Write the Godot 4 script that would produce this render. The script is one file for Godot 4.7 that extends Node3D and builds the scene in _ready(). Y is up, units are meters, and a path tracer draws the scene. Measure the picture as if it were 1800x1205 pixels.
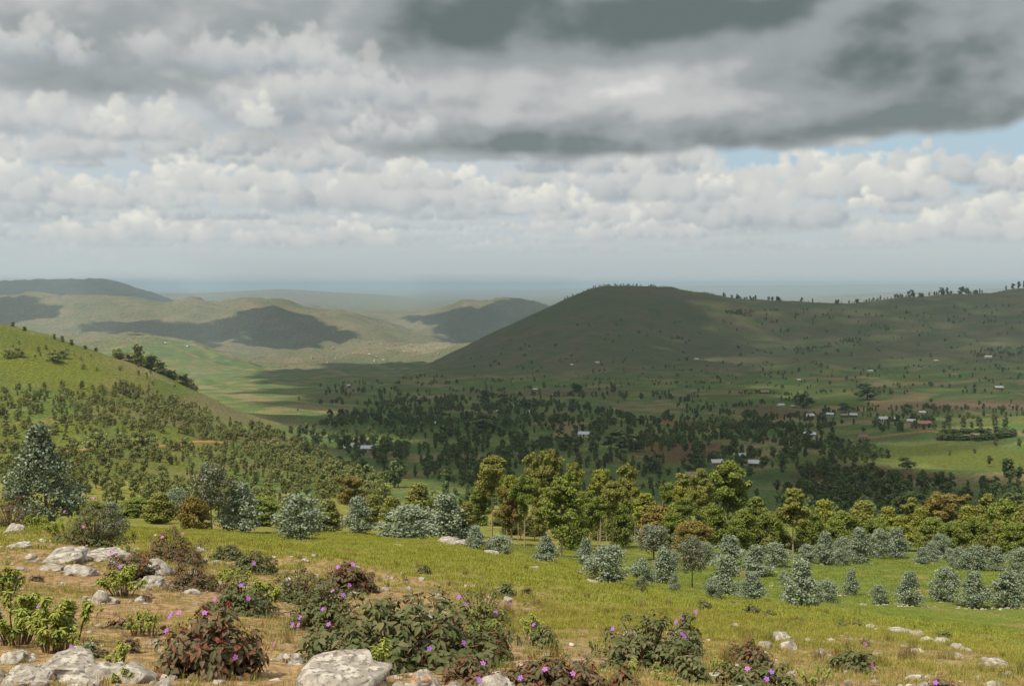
extends Node3D
# A wide upland valley seen from a rocky, flowering hilltop. Metres, y up, north is -z; the eye stands at the origin, heights are measured from it.

const SUN_HEIGHT := 60.0      # degrees above the horizon
const SUN_SIDE := -50.0       # degrees: where the sun stands, left of straight behind the viewer
var sun_from := Vector3()     # unit vector towards the sun
var rng := RandomNumberGenerator.new()

# ---------------------------------------------------------------- small helpers
func lin(r: float, g: float, b: float) -> Color:      # sRGB bytes -> linear
	return Color(r / 255.0, g / 255.0, b / 255.0).srgb_to_linear()

func noise(s: int, f: float, octaves := 4, kind := FastNoiseLite.TYPE_SIMPLEX_SMOOTH) -> FastNoiseLite:
	var n := FastNoiseLite.new()
	n.seed = s; n.frequency = f; n.noise_type = kind
	n.fractal_type = FastNoiseLite.FRACTAL_FBM if octaves > 1 else FastNoiseLite.FRACTAL_NONE
	n.fractal_octaves = octaves
	return n

func sstep(a: float, b: float, x: float) -> float:
	var t := clampf((x - a) / (b - a), 0.0, 1.0)
	return t * t * (3.0 - 2.0 * t)

var taken := {}
func numbered(called: String) -> String:
	taken[called] = taken.get(called, -1) + 1
	return called if taken[called] == 0 else "%s_%03d" % [called, taken[called]]

func tag(o: Node, label: String, category: String, group := "", kind := "") -> Node:
	if label: o.set_meta("label", label)
	if category: o.set_meta("category", category)
	if group: o.set_meta("group", group)
	if kind: o.set_meta("kind", kind)
	return o

func thing(called: String, label: String, category: String, at: Vector3, turn := 0.0, group := "") -> Node3D:
	var o := Node3D.new()
	o.name = numbered(called)
	add_child(o)
	o.position = at
	o.rotation.y = turn
	tag(o, label, category, group)
	return o

func part(called: String, mesh: Mesh, m: Material, parent: Node3D, at := Vector3.ZERO) -> MeshInstance3D:
	var o := MeshInstance3D.new()
	o.name = called
	o.mesh = mesh
	o.material_override = m
	o.cast_shadow = GeometryInstance3D.SHADOW_CASTING_SETTING_ON
	o.position = at
	parent.add_child(o, true)
	return o

func whole(called: String, mesh: Mesh, m: Material, label := "", category := "", kind := "", group := "") -> MeshInstance3D:
	var o := MeshInstance3D.new()
	o.name = numbered(called)
	o.mesh = mesh
	o.material_override = m
	add_child(o)
	tag(o, label, category, group, kind)
	return o

class Shape:                                    # collects triangles; clockwise is the front
	var v := PackedVector3Array()
	var n := PackedVector3Array()
	var c := PackedColorArray()
	var i := PackedInt32Array()
	func tri(a: Vector3, b: Vector3, d: Vector3, col: Color) -> void:
		var k := v.size()
		v.append(a); v.append(b); v.append(d)
		c.append(col); c.append(col); c.append(col)
		i.append(k); i.append(k + 1); i.append(k + 2)
	func quad(a: Vector3, b: Vector3, d: Vector3, e: Vector3, col: Color) -> void:
		var k := v.size()
		v.append(a); v.append(b); v.append(d); v.append(e)
		c.append(col); c.append(col); c.append(col); c.append(col)
		i.append_array(PackedInt32Array([k, k + 1, k + 2, k, k + 2, k + 3]))
	func tube(path: Array, radii: Array, sides: int, col: Color) -> void:
		var start := v.size()
		for p in path.size():
			var dir: Vector3 = (path[mini(p + 1, path.size() - 1)] - path[maxi(p - 1, 0)]).normalized()
			var side := dir.cross(Vector3(0.31, 0.17, 0.93)).normalized()
			var up := side.cross(dir)
			for s in sides:
				var a := TAU * s / sides
				v.append(path[p] + (side * cos(a) + up * sin(a)) * radii[p])
				c.append(col)
		for p in path.size() - 1:
			for s in sides:
				var a := start + p * sides + s
				var b := start + p * sides + (s + 1) % sides
				i.append_array(PackedInt32Array([a, a + sides, b, b, a + sides, b + sides]))
	func box(lo: Vector3, hi: Vector3, col: Color) -> void:
		var p := []
		for k in 8:
			p.append(Vector3(hi.x if k & 1 else lo.x, hi.y if k & 2 else lo.y, hi.z if k & 4 else lo.z))
		for f in [[0, 2, 3, 1], [5, 7, 6, 4], [4, 6, 2, 0], [1, 3, 7, 5], [2, 6, 7, 3], [4, 0, 1, 5]]:
			quad(p[f[0]], p[f[1]], p[f[2]], p[f[3]], col)
	func mesh() -> ArrayMesh:
		var a := []
		a.resize(Mesh.ARRAY_MAX)
		a[Mesh.ARRAY_VERTEX] = v
		if n.size() == v.size(): a[Mesh.ARRAY_NORMAL] = n
		a[Mesh.ARRAY_COLOR] = c
		a[Mesh.ARRAY_INDEX] = i
		var m := ArrayMesh.new()
		m.add_surface_from_arrays(Mesh.PRIMITIVE_TRIANGLES, a)
		return m

# ---------------------------------------------------------------- lie of the land
# Cross-sections of the country: each row is a distance north and pairs of (bearing as a tangent, height); from the flowering knoll through the valley to the last ridges.
const ROWS := [
	[2.5, -1.0517, -1.01, 1.0517, -1.01],
	[4.0, -1.0547, -1.81, 0.0000, -1.88, 1.0566, -1.93],
	[5.5, -0.7015, -2.27, -0.5262, -2.28, -0.2925, -2.33, -0.0585, -2.35, 0.1756, -2.37, 0.5268, -2.39, 0.7026, -2.42],
	[7.0, -0.7002, -2.66, -0.5252, -2.68, -0.2919, -2.72, -0.0584, -2.80, 0.1753, -2.85, 0.5262, -2.90, 0.7018, -2.93],
	[10.0, -0.6986, -3.42, -0.5240, -3.43, -0.2913, -3.54, -0.0583, -3.68, 0.1751, -3.82, 0.4088, -3.96, 0.5258, -4.02, 0.7013, -4.08],
	[15.0, -0.6969, -4.50, -0.5227, -4.53, -0.2907, -4.77, -0.0582, -5.04, 0.1748, -5.30, 0.4083, -5.63, 0.5253, -5.79, 0.7007, -5.88],
	[22.0, -0.6956, -5.92, -0.5218, -5.97, -0.4059, -6.09, -0.2902, -6.41, -0.0581, -6.80, 0.1746, -7.35, 0.4079, -7.91, 0.5249, -8.24, 0.7002, -8.37],
	[30.0, -0.6950, -7.65, -0.5213, -7.68, -0.4056, -7.90, -0.2899, -8.21, -0.0580, -8.74, 0.1744, -9.66, 0.4077, -10.45, 0.5246, -10.95, 0.6998, -11.14],
	[42.0, -0.6947, -10.41, -0.5210, -10.41, -0.4054, -10.66, -0.2897, -10.95, -0.0580, -11.45, 0.0580, -12.31, 0.1744, -13.23, 0.4075, -14.28, 0.5243, -14.87, 0.6994, -15.17],
	[58.0, -0.6946, -14.24, -0.5210, -14.31, -0.4053, -14.58, -0.2896, -14.82, -0.1737, -14.79, -0.0579, -15.26, 0.0580, -16.63, 0.1743, -18.07, 0.2908, -19.03, 0.4072, -19.03, 0.5237, -19.44, 0.6984, -19.65],
	[80.0, -0.6950, -20.49, -0.5214, -20.72, -0.4056, -20.96, -0.2898, -21.19, -0.0580, -21.66, 0.0580, -22.84, 0.1742, -24.07, 0.2904, -24.16, 0.4065, -24.07, 0.5228, -24.45, 0.6972, -24.73],
	[105.0, -0.6949, -26.58, -0.5213, -26.89, -0.2897, -27.39, -0.0580, -28.25, 0.0580, -29.24, 0.1741, -29.86, 0.2900, -29.61, 0.4061, -29.86, 0.5223, -30.35, 0.6965, -30.60],
	[140.0, -0.6942, -32.98, -0.5208, -33.80, -0.2895, -35.04, -0.0579, -36.68, 0.0580, -37.67, 0.1739, -37.34, 0.2899, -38.00, 0.4059, -38.49, 0.5219, -38.82, 0.6959, -38.82],
	[210.0, -0.6933, -45.18, -0.5202, -46.40, -0.2892, -48.86, -0.0579, -51.94, 0.1737, -53.54, 0.4056, -55.02, 0.5214, -54.77, 0.6950, -53.79],
	[320.0, -0.6926, -62.86, -0.5196, -64.36, -0.4042, -65.10, -0.2888, -67.34, -0.0578, -72.58, 0.1735, -75.39, 0.4050, -76.70, 0.5206, -74.45, 0.6938, -72.58],
	[450.0, -0.6909, -70.09, -0.5184, -73.74, -0.4033, -75.31, -0.2883, -81.59, -0.1731, -88.40, -0.0577, -91.55, 0.1733, -95.75, 0.4043, -93.65, 0.5196, -90.50, 0.6924, -86.30],
	[600.0, -0.6878, -49.09, -0.5166, -62.91, -0.4479, -67.06, -0.3793, -73.99, -0.3278, -81.97, -0.2591, -93.45, -0.1960, -105, -0.0577, -107, 0.1731, -113, 0.4036, -107, 0.5186, -102, 0.6909, -94.14],
	[760.0, -0.6852, -14.30, -0.5147, -32.97, -0.4465, -44.73, -0.3783, -60.44, -0.3272, -82.32, -0.2589, -109, -0.1958, -122, -0.0576, -125, 0.1728, -126, 0.4031, -119, 0.5181, -116, 0.6903, -108],
	[1000.0, -0.6869, -58.85, -0.5161, -87.57, -0.4019, -111, -0.2875, -133, -0.1725, -138, -0.0575, -140, 0.1726, -144, 0.4026, -138, 0.5176, -136, 0.6898, -128],
	[1400.0, -0.6890, -155, -0.5169, -159, -0.2872, -165, -0.0574, -165, 0.1723, -166, 0.4021, -164, 0.5169, -161, 0.6890, -155],
	[1900.0, -0.6888, -197, -0.5166, -201, -0.2870, -203, -0.1722, -197, -0.0574, -186, 0.0574, -177, 0.1721, -177, 0.4014, -166, 0.5159, -159, 0.6876, -145],
	[2450.0, -0.6884, -236, -0.5164, -243, -0.2869, -243, -0.1721, -240, -0.1032, -223, -0.0573, -192, 0.0000, -153, 0.0572, -119, 0.1144, -105, 0.1717, -127, 0.2862, -147, 0.4005, -123, 0.5147, -105, 0.6856, -67.07],
	[3000.0, -0.6882, -271, -0.5162, -277, -0.2868, -277, -0.1720, -270, -0.1147, -280, -0.0802, -245, -0.0458, -194, 0.0000, -130, 0.0286, -82.12, 0.0571, -34.19, 0.0742, -13.67, 0.0913, -1.71, 0.1255, -5.12, 0.1712, -22.21, 0.2169, -42.74, 0.2570, -56.43, 0.3027, -64.99, 0.3427, -61.57, 0.3997, -47.87, 0.4566, -35.90, 0.4795, -34.19, 0.5136, -20.51, 0.5705, -5.12, 0.6845, 0.00],
	[3800.0, -0.6878, -311, -0.5157, -289, -0.3777, -202, -0.3149, -241, -0.2751, -293, -0.2294, -337, -0.1720, -322, -0.1146, -315, -0.0573, -311, 0.0572, -224, 0.1717, -202, 0.4004, -180, 0.5146, -158, 0.6857, -115],
	[4600.0, -0.6871, -297, -0.5152, -271, -0.4406, -244, -0.3776, -236, -0.3149, -297, -0.2751, -355, -0.1719, -366, -0.1146, -350, -0.0573, -324, 0.0572, -271, 0.2861, -250, 0.5149, -231, 0.6863, -205],
	[5600.0, -0.6869, -330, -0.5152, -330, -0.2863, -368, -0.1718, -375, -0.1145, -368, -0.0573, -349, 0.0572, -291, 0.5147, -249, 0.6862, -233],
	[7200.0, -0.6850, -94.36, -0.5138, -98.47, -0.4795, -86.15, -0.4395, -82.04, -0.3996, -111, -0.3426, -140, -0.3197, -98.47, -0.2970, -160, -0.2683, -111, -0.2284, -127, -0.2057, -201, -0.1600, -222, -0.1144, -329, -0.0630, -444, 0.0000, -403, 0.1716, -321, 0.5145, -259, 0.6860, -259],
	[8000.0, -0.6856, -219, -0.5142, -219, -0.3429, -265, -0.2059, -356, -0.0572, -425, 0.0572, -402, 0.5145, -288, 0.6860, -288],
	[9000.0, -0.6852, -169, -0.5139, -169, -0.2857, -246, -0.1715, -349, -0.1200, -324, -0.0800, -246, -0.0457, -154, -0.0286, -169, -0.0114, -133, 0.0257, -138, 0.0400, -221, 0.1143, -324, 0.5142, -246, 0.6856, -246],
	[10200.0, -0.6850, -134, -0.5138, -134, -0.2857, -279, -0.0571, -320, 0.5141, -250, 0.6855, -250],
	[12000.0, -0.6845, 0.00, -0.5133, 13.66, -0.4562, 34.16, -0.4106, 47.81, -0.3879, -20.50, -0.3426, -212, -0.3199, -315, -0.2171, -281, -0.1485, -328, -0.0571, -328, 0.5140, -239, 0.6852, -226],
	[15000.0, -0.6852, -282, -0.5139, -282, -0.2856, -351, -0.2056, -291, -0.1485, -316, -0.0800, -342, 0.0571, -299, 0.2855, -282, 0.5139, -248, 0.6851, -239],
	[19000.0, -0.6850, -249, -0.3539, -206, -0.2854, -173, -0.2282, -108, -0.1940, -173, -0.1199, -217, -0.1028, -325, 0.0571, -314, 0.2855, -303, 0.3425, -217, 0.3995, -152, 0.5135, -97.39, 0.6845, -32.46],
	[24000.0, -0.6851, -342, 0.0000, -342, 0.6850, -315],
	[40000.0, -0.6848, -342, -0.1141, -387, 0.0000, -319, 0.1597, -114, 0.2852, -91.11, 0.5134, -22.78, 0.6845, -22.78],
	[70000.0, -0.6847, -439, 0.6847, -359],
]
const TC0 := -0.752
const TCS := 0.008
const TCN := 189
var row_log := PackedFloat64Array()
var row_h: Array[PackedFloat64Array] = []
var row_m: Array[PackedFloat64Array] = []
var n_fine := noise(11, 0.9, 3)
var n_near := noise(12, 0.11, 4)
var n_mid := noise(13, 0.006, 5)
var n_gully := noise(14, 0.0011, 5)
var n_ravine := noise(16, 0.0042, 4)
var n_far := noise(15, 0.00035, 4)

func prepare_land() -> void:
	for r in ROWS:
		row_log.append(log(r[0]))
		var raw := PackedFloat64Array()
		var k := 1
		for j in TCN:
			var t := TC0 + TCS * j
			while k < r.size() - 4 and r[k + 2] < t: k += 2
			var f := clampf((t - r[k]) / (r[k + 2] - r[k]), 0.0, 1.0)
			raw.append(lerpf(r[k + 1], r[k + 3], f))
		for pass_ in (9 if r[0] < 1500.0 else 1):
			var soft := PackedFloat64Array()
			for j in TCN:
				soft.append((raw[maxi(j - 2, 0)] + 4.0 * raw[maxi(j - 1, 0)] + 6.0 * raw[j] + 4.0 * raw[mini(j + 1, TCN - 1)] + raw[mini(j + 2, TCN - 1)]) / 16.0)
			raw = soft
		row_h.append(raw)
	for r in row_log.size():
		var m := PackedFloat64Array()
		m.resize(TCN)
		for j in TCN:
			if r == 0: m[j] = (row_h[1][j] - row_h[0][j]) / (row_log[1] - row_log[0])
			elif r == row_log.size() - 1: m[j] = (row_h[r][j] - row_h[r - 1][j]) / (row_log[r] - row_log[r - 1])
			else:
				var d0 := row_log[r] - row_log[r - 1]
				var d1 := row_log[r + 1] - row_log[r]
				var a := (row_h[r][j] - row_h[r - 1][j]) / d0
				var b := (row_h[r + 1][j] - row_h[r][j]) / d1
				if a * b > 0.0:
					var w1 := 2.0 * d1 + d0
					var w2 := d1 + 2.0 * d0
					m[j] = (w1 + w2) / (w1 / a + w2 / b)
		row_m.append(m)

func base_height(x: float, z: float) -> float:
	var d := maxf(-z, 2.5)
	var u := clampf((x / d - TC0) / TCS, 0.0, TCN - 1.001)
	var j := int(u)
	var fx := u - j
	var l := clampf(log(d), row_log[0], row_log[row_log.size() - 1] - 1e-6)
	var i := clampi(row_log.bsearch(l, false) - 1, 0, row_log.size() - 2)
	var hh := row_log[i + 1] - row_log[i]
	var q := (l - row_log[i]) / hh
	var a := lerpf(row_h[i][j], row_h[i][j + 1], fx)
	var b := lerpf(row_h[i + 1][j], row_h[i + 1][j + 1], fx)
	var ma := lerpf(row_m[i][j], row_m[i][j + 1], fx)
	var mb := lerpf(row_m[i + 1][j], row_m[i + 1][j + 1], fx)
	var q2 := q * q
	var q3 := q2 * q
	return (2.0 * q3 - 3.0 * q2 + 1.0) * a + (q3 - 2.0 * q2 + q) * hh * ma + (3.0 * q2 - 2.0 * q3) * b + (q3 - q2) * hh * mb

func height(x: float, z: float) -> float:
	var d := maxf(-z, 0.0)
	var h := base_height(x, z)
	if d < 260.0:
		h += n_near.get_noise_2d(x, z) * 0.35 * sstep(2.0, 26.0, d) * (1.0 - sstep(200.0, 260.0, d))
		if d < 40.0: h += n_fine.get_noise_2d(x, z) * 0.05
	if d > 150.0:
		h += n_mid.get_noise_2d(x, z) * minf(7.0, 0.012 * (d - 150.0)) * (1.0 - 0.6 * sstep(2600.0, 2900.0, d))
	if d > 1300.0:
		var g := 1.0 - absf(n_gully.get_noise_2d(x, z)) * 2.0
		var v := 1.0 - absf(n_ravine.get_noise_2d(x, z * 0.8)) * 2.2
		h += (v - 0.6) * minf(36.0, 0.0062 * (d - 1300.0)) * (1.0 - 0.75 * sstep(10000.0, 16000.0, d)) * (1.0 - 0.5 * sstep(2500.0, 2900.0, d) * (1.0 - sstep(3100.0, 3600.0, d)))
		h += (g - 0.62) * minf(46.0, 0.0085 * (d - 1300.0)) * (1.0 - 0.75 * sstep(10000.0, 16000.0, d))
	if d > 9000.0:
		h += n_far.get_noise_2d(x, z) * minf(30.0, 0.003 * (d - 9000.0))
	return h
# ---------------------------------------------------------------- sky: air and clouds
var k_deck := noise(21, 0.075, 5)
var k_warp := noise(22, 0.045, 3)
var k_puff := noise(23, 0.33, 4)
var k_row := noise(24, 0.10, 3)
var k_big := noise(25, 0.022, 3)
var k_wisp := noise(26, 0.19, 4)
# the cloud banks of the deck: bearing, height above the horizon, half width, half height (degrees), how much brighter or darker than the rest
const BANKS := [
	[3.2, 15.2, 17.0, 3.9, -0.55],
	[-4.5, 13.4, 5.6, 2.9, -0.3],
	[11.1, 15.1, 8.2, 2.0, -0.25],
	[18.6, 13.1, 15.1, 4.9, -0.3],
	[24.8, 9.5, 11.1, 4.6, -0.28],
	[3.2, 10.6, 13.8, 2.5, 0.2],
	[11.8, 12.6, 4.3, 2.0, 0.16],
	[15.8, 8.4, 13.8, 1.5, -0.2],
	[-0.6, 7.6, 10.8, 1.3, -0.3],
	[8.1, 7.4, 8.2, 1.1, -0.22],
	[-23.7, 12.4, 4.6, 2.6, -0.22],
	[-17.8, 13.4, 6.5, 2.0, 0.06],
	[-20.7, 10.4, 5.6, 1.1, -0.18],
	[-23.2, 9.0, 6.2, 1.6, 0.22],
	[-18.7, 8.9, 1.6, 2.0, 0.2],
	[-17.9, 7.4, 6.9, 1.5, -0.26],
	[-25.5, 4.9, 4.3, 1.3, -0.2],
	[-12.1, 12.0, 6.5, 2.6, 0.12],
	[-10.9, 9.3, 5.2, 2.0, 0.1],
	[-14.8, 13.3, 4.6, 1.3, -0.1],
]
# single heaps of cumulus: bearing and height of the base, width, height (degrees), brightness, how far the haze has faded them, 1 = in front of the deck
const HEAPS := [
	[5.2, 3.6, 7.5, 2.0, 0.1, 0.1, 0],
	[1.3, 4.1, 2.6, 2.3, 0.14, 0.1, 0],
	[9.0, 4.7, 8.5, 2.9, -0.05, 0.1, 0],
	[17.0, 4.7, 7.9, 3.1, 0.04, 0.05, 0],
	[13.7, 3.1, 8.5, 2.6, -0.12, 0.2, 0],
	[7.5, 2.5, 6.5, 1.6, 0.08, 0.25, 0],
	[21.7, 4.4, 3.1, 2.5, 0.02, 0.05, 0],
	[25.7, 3.0, 5.6, 2.6, 0.1, 0.05, 0],
	[26.8, 5.1, 2.9, 1.8, 0.1, 0.05, 0],
	[23.1, 2.2, 8.5, 2.0, 0.06, 0.2, 0],
	[19.4, 4.0, 2.0, 1.2, 0.16, 0.05, 0],
	[11.5, 5.1, 2.0, 1.3, 0.12, 0.1, 0],
	[-8.1, 4.1, 9.8, 3.6, -0.05, 0.1, 0],
	[-16.1, 5.0, 7.2, 2.3, 0.1, 0.05, 0],
	[-21.1, 4.0, 6.5, 2.0, 0.02, 0.1, 0],
	[-10.9, 6.2, 5.9, 2.0, -0.1, 0.05, 1],
	[-5.8, 5.4, 4.6, 2.3, 0.05, 0.05, 0],
	[-20.9, 2.3, 7.9, 1.8, 0.08, 0.2, 0],
	[-11.0, 2.1, 8.5, 1.6, 0.06, 0.25, 0],
	[-23.8, 7.6, 10.8, 2.8, -0.04, 0.0, 1],
	[-19.8, 7.6, 3.9, 2.8, -0.02, 0.0, 1],
	[-21.9, 7.8, 2.0, 1.6, 0.05, 0.0, 1],
	[-26.1, 11.1, 6.5, 2.9, -0.14, 0.0, 1],
	[-14.8, 11.3, 10.8, 3.6, -0.16, 0.0, 1],
	[-12.1, 8.7, 8.5, 3.6, -0.14, 0.0, 1],
	[-8.3, 9.7, 5.2, 3.6, -0.15, 0.0, 1],
	[-14.1, 8.5, 1.6, 2.0, 0.0, 0.0, 1],
	[-6.8, 7.9, 5.2, 2.0, -0.15, 0.0, 1],
	[-24.0, 0.8, 7.9, 1.3, -0.1, 0.45, 0],
]

class Canvas:                                    # a piece of sky: bearings a0..a1, heights e1 (top row) .. e0
	var w: int
	var h: int
	var a0: float
	var a1: float
	var e0: float
	var e1: float
	var f := PackedFloat32Array()
	func _init(w_: int, h_: int, a0_: float, a1_: float, e0_: float, e1_: float) -> void:
		w = w_; h = h_; a0 = a0_; a1 = a1_; e0 = e0_; e1 = e1_
		f.resize(w * h * 3)
	func image() -> Image:
		return Image.create_from_data(w, h, false, Image.FORMAT_RGBF, f.to_byte_array())

func bank_light(a: float, e: float) -> float:
	var s := 0.0
	for b in BANKS:
		var x: float = (a - b[0]) / b[2]
		var y: float = (e - b[1]) / b[3]
		var q := x * x + y * y
		if q < 1.0: s += b[4] * (1.0 - q) * (1.0 - q)
	return s

func air(cv: Canvas) -> void:
	var haze := lin(182, 191, 192)
	var mid := lin(187, 195, 199)
	var blue := lin(170, 192, 205)
	var low := Color(0.12, 0.125, 0.10)
	var at := 0
	for y in cv.h:
		var e := cv.e1 + (cv.e0 - cv.e1) * (y + 0.5) / cv.h
		for x in cv.w:
			var c := low
			if e > 0.0:
				var a := cv.a0 + (cv.a1 - cv.a0) * (x + 0.5) / cv.w
				c = haze.lerp(mid, sstep(1.0, 4.0, e))
				if e > 3.0:
					var gap := sstep(0.30, 0.62, k_big.get_noise_2d(a * 1.1 + 40.0, e * 2.0 + 11.0) + 0.68 * sstep(12.0, 19.0, a) * (1.0 - sstep(30.0, 40.0, a)) * sstep(4.0, 6.0, e) + 0.6 * sstep(4.0, 0.6, absf(a + 0.5)) * sstep(4.6, 5.4, e))
					c = c.lerp(blue, gap * sstep(3.0, 5.5, e))
			cv.f[at] = c.r; cv.f[at + 1] = c.g; cv.f[at + 2] = c.b
			at += 3

func heap(cv: Canvas, ca: float, ce: float, wd: float, ht: float, bright: float, fade: float, s: int, dense := 0.8) -> void:
	# one cumulus: a flat-bottomed pile of round heads, each lit from above and from the west
	var pa := (cv.a1 - cv.a0) / cv.w
	if ca + wd < cv.a0 or ca - wd > cv.a1 or ce > cv.e1: return
	rng.seed = s
	var haze := lin(184, 192, 193)
	var count := int(clampf(10.0 + 9.0 * wd / ht, 10.0, 46.0))
	var puffs := []
	for k in count:
		var x := rng.randf_range(-1.0, 1.0)
		var top := pow(1.0 - x * x, 0.6) * (0.55 + 0.45 * sin(x * 5.0 + s))
		var y := rng.randf() * top
		puffs.append([1.0 - y + rng.randf() * 0.25, ca + x * wd * 0.5, ce + (0.08 + 0.80 * y) * ht, ht * rng.randf_range(0.20, 0.38) * (1.1 - 0.45 * y), rng.randf_range(-0.12, 0.12)])
	puffs.sort()
	var fq := 2.2 / ht
	for p in puffs:
		var r: float = p[3] * 1.35
		var x0 := maxi(int((p[1] - r - cv.a0) / pa), 0)
		var x1 := mini(int((p[1] + r - cv.a0) / pa) + 1, cv.w - 1)
		var y0 := maxi(int((cv.e1 - p[2] - r) / pa), 0)
		var y1 := mini(int((cv.e1 - p[2] + r) / pa) + 1, cv.h - 1)
		for y in range(y0, y1 + 1):
			var e := cv.e1 - (y + 0.5) * pa
			var up := (e - ce) / ht
			if up < -0.12: continue
			for x in range(x0, x1 + 1):
				var a := cv.a0 + (x + 0.5) * pa
				var n1 := k_puff.get_noise_2d(a * fq * 3.0 + s, e * fq * 3.4)
				var dx: float = (a - p[1]) / p[3]
				var dy: float = (e - p[2]) / p[3]
				var rr := sqrt(dx * dx + dy * dy) + 0.75 * n1
				if rr >= 1.15: continue
				var al := sstep(1.15, 0.55, rr) * sstep(-0.12, 0.10, up + 0.12 * n1) * dense
				var l := -0.30 * dx + 0.62 * dy + 0.42 * (1.0 - minf(rr, 1.0)) + 0.5 * n1
				var v: float = clampf(0.34 + 0.30 * l + 0.30 * sstep(0.0, 0.8, up) + p[4] + bright, 0.0, 1.0)
				var col := lin(150, 159, 166).lerp(lin(200, 201, 198), sstep(0.05, 0.60, v)).lerp(lin(240, 236, 222), sstep(0.62, 1.0, v)).lerp(haze, fade)
				var at := (y * cv.w + x) * 3
				cv.f[at] += (col.r - cv.f[at]) * al
				cv.f[at + 1] += (col.g - cv.f[at + 1]) * al
				cv.f[at + 2] += (col.b - cv.f[at + 2]) * al

func ranks(cv: Canvas) -> void:                  # rank behind rank, the farthest first
	var spread := [[1.5, 0.5, 3.2, 0.78, 0.9], [2.1, 0.7, 3.4, 0.66, 1.3], [2.8, 0.95, 3.8, 0.52, 1.6], [3.7, 1.25, 4.4, 0.40, 2.0], [4.9, 1.6, 5.2, 0.28, 2.9], [6.6, 2.0, 6.5, 0.20, 4.2]]
	for k in spread.size():
		var a: float = -180.0 - spread[k][4] * 0.3
		var s := 1000 * (k + 1)
		while a < 180.0:
			s += 1
			rng.seed = s
			var ht: float = spread[k][1] * rng.randf_range(0.6, 1.5)
			var wd: float = spread[k][2] * rng.randf_range(0.6, 1.5)
			var eb: float = spread[k][0] + rng.randf_range(-0.55, 0.55) * (0.5 + 0.2 * k)
			var keep := rng.randf()
			var step: float = spread[k][4] * rng.randf_range(0.5, 1.4)
			var dim := rng.randf_range(-0.13, 0.06) + 0.26 * k_big.get_noise_2d(a * 1.6, 500.0 + 40.0 * k)
			if keep > (0.75 if k == 5 and a > 8.0 and a < 32.0 else 0.16): heap(cv, a, eb, wd, ht, dim, spread[k][3], s)
			a += step

func deck(cv: Canvas) -> void:                   # the near grey deck overhead
	var at := -3
	for y in cv.h:
		var e := cv.e1 + (cv.e0 - cv.e1) * (y + 0.5) / cv.h
		for x in cv.w:
			at += 3
			if e < 3.6: continue
			var a := cv.a0 + (cv.a1 - cv.a0) * (x + 0.5) / cv.w
			var inside := sstep(-16.0, -5.0, a) * (1.0 - sstep(34.0, 60.0, a))
			var edge := lerpf(8.2 + 2.2 * k_row.get_noise_2d(a * 0.5, 70.0), 7.0 + 0.03 * a, inside) + 0.8 * k_row.get_noise_2d(a * 1.1, 7.0) + 0.10 * k_puff.get_noise_2d(a * 1.3, 3.0)
			if e < edge - 2.6: continue
			var ct := 1.0 / tan(deg_to_rad(e + 6.0))
			var px := sin(deg_to_rad(a)) * ct * 5.5
			var pz := cos(deg_to_rad(a)) * ct * 5.5
			var w := k_warp.get_noise_2d(px * 3.0, pz * 3.0)
			var n := k_deck.get_noise_2d(px * 1.6 + 3.0 * w, pz * 3.0 + 2.0 * w)
			var soft := k_wisp.get_noise_2d(a * 0.8, e * 1.3)
			var al := sstep(-0.2 - 1.0 * (1.0 - inside), 0.40 + 2.6 * (1.0 - inside), e - edge + (0.22 + 1.6 * (1.0 - inside)) * soft)
			var away := sstep(19.0, 31.0, e)                    # higher up the deck breaks into sunlit heaps
			if away > 0.0:
				al *= lerpf(1.0, sstep(-0.30, 0.10, n + 0.55 * k_big.get_noise_2d(a * 1.4 + 200.0, e * 1.4) + 0.18), away)
			var relief := soft - k_wisp.get_noise_2d((a - 0.9) * 0.8, (e + 0.8) * 1.3)
			var v := 0.56 + 0.34 * away - 0.14 * sstep(28.0, 42.0, absf(a)) * (1.0 - away) + 0.15 * n + 0.22 * relief + 0.16 * k_big.get_noise_2d(a * 1.8, e * 2.5 + 60.0) - 0.10 * (1.0 - sstep(0.3, 2.2, e - edge)) * sstep(0.0, 0.9, e - edge) * inside + bank_light(a + 1.8 * w + 0.9 * soft, e + 0.7 * w + 0.45 * soft)
			v = clampf(v, 0.0, 1.0)
			var col := lin(99, 110, 110).lerp(lin(150, 156, 157), sstep(0.0, 0.45, v)).lerp(lin(186, 187, 187), sstep(0.42, 0.75, v)).lerp(lin(222, 221, 217), sstep(0.76, 1.0, v))
			cv.f[at] += (col.r - cv.f[at]) * al
			cv.f[at + 1] += (col.g - cv.f[at + 1]) * al
			cv.f[at + 2] += (col.b - cv.f[at + 2]) * al

func veil(cv: Canvas) -> void:                   # the milky air towards the horizon
	var haze := lin(182, 191, 192)
	var at := -3
	for y in cv.h:
		var e := cv.e1 + (cv.e0 - cv.e1) * (y + 0.5) / cv.h
		for x in cv.w:
			at += 3
			if e <= 0.0 or e > 9.0: continue
			var al := 0.92 * (1.0 - sstep(0.4, 2.6, e)) + 0.16 * (1.0 - sstep(2.0, 9.0, e))
			cv.f[at] += (haze.r - cv.f[at]) * al
			cv.f[at + 1] += (haze.g - cv.f[at + 1]) * al
			cv.f[at + 2] += (haze.b - cv.f[at + 2]) * al

func paint_sky(cv: Canvas) -> Image:
	air(cv)
	ranks(cv)
	for b in HEAPS:
		if b[6] == 0: heap(cv, b[0], b[1], b[2], b[3], b[4], b[5], int(b[0] * 10.0) + 9000)
	deck(cv)
	for b in HEAPS:
		if b[6] == 1: heap(cv, b[0], b[1], b[2], b[3], b[4], b[5], int(b[0] * 10.0) + 9000, 0.42)
	veil(cv)
	return cv.image()

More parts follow.
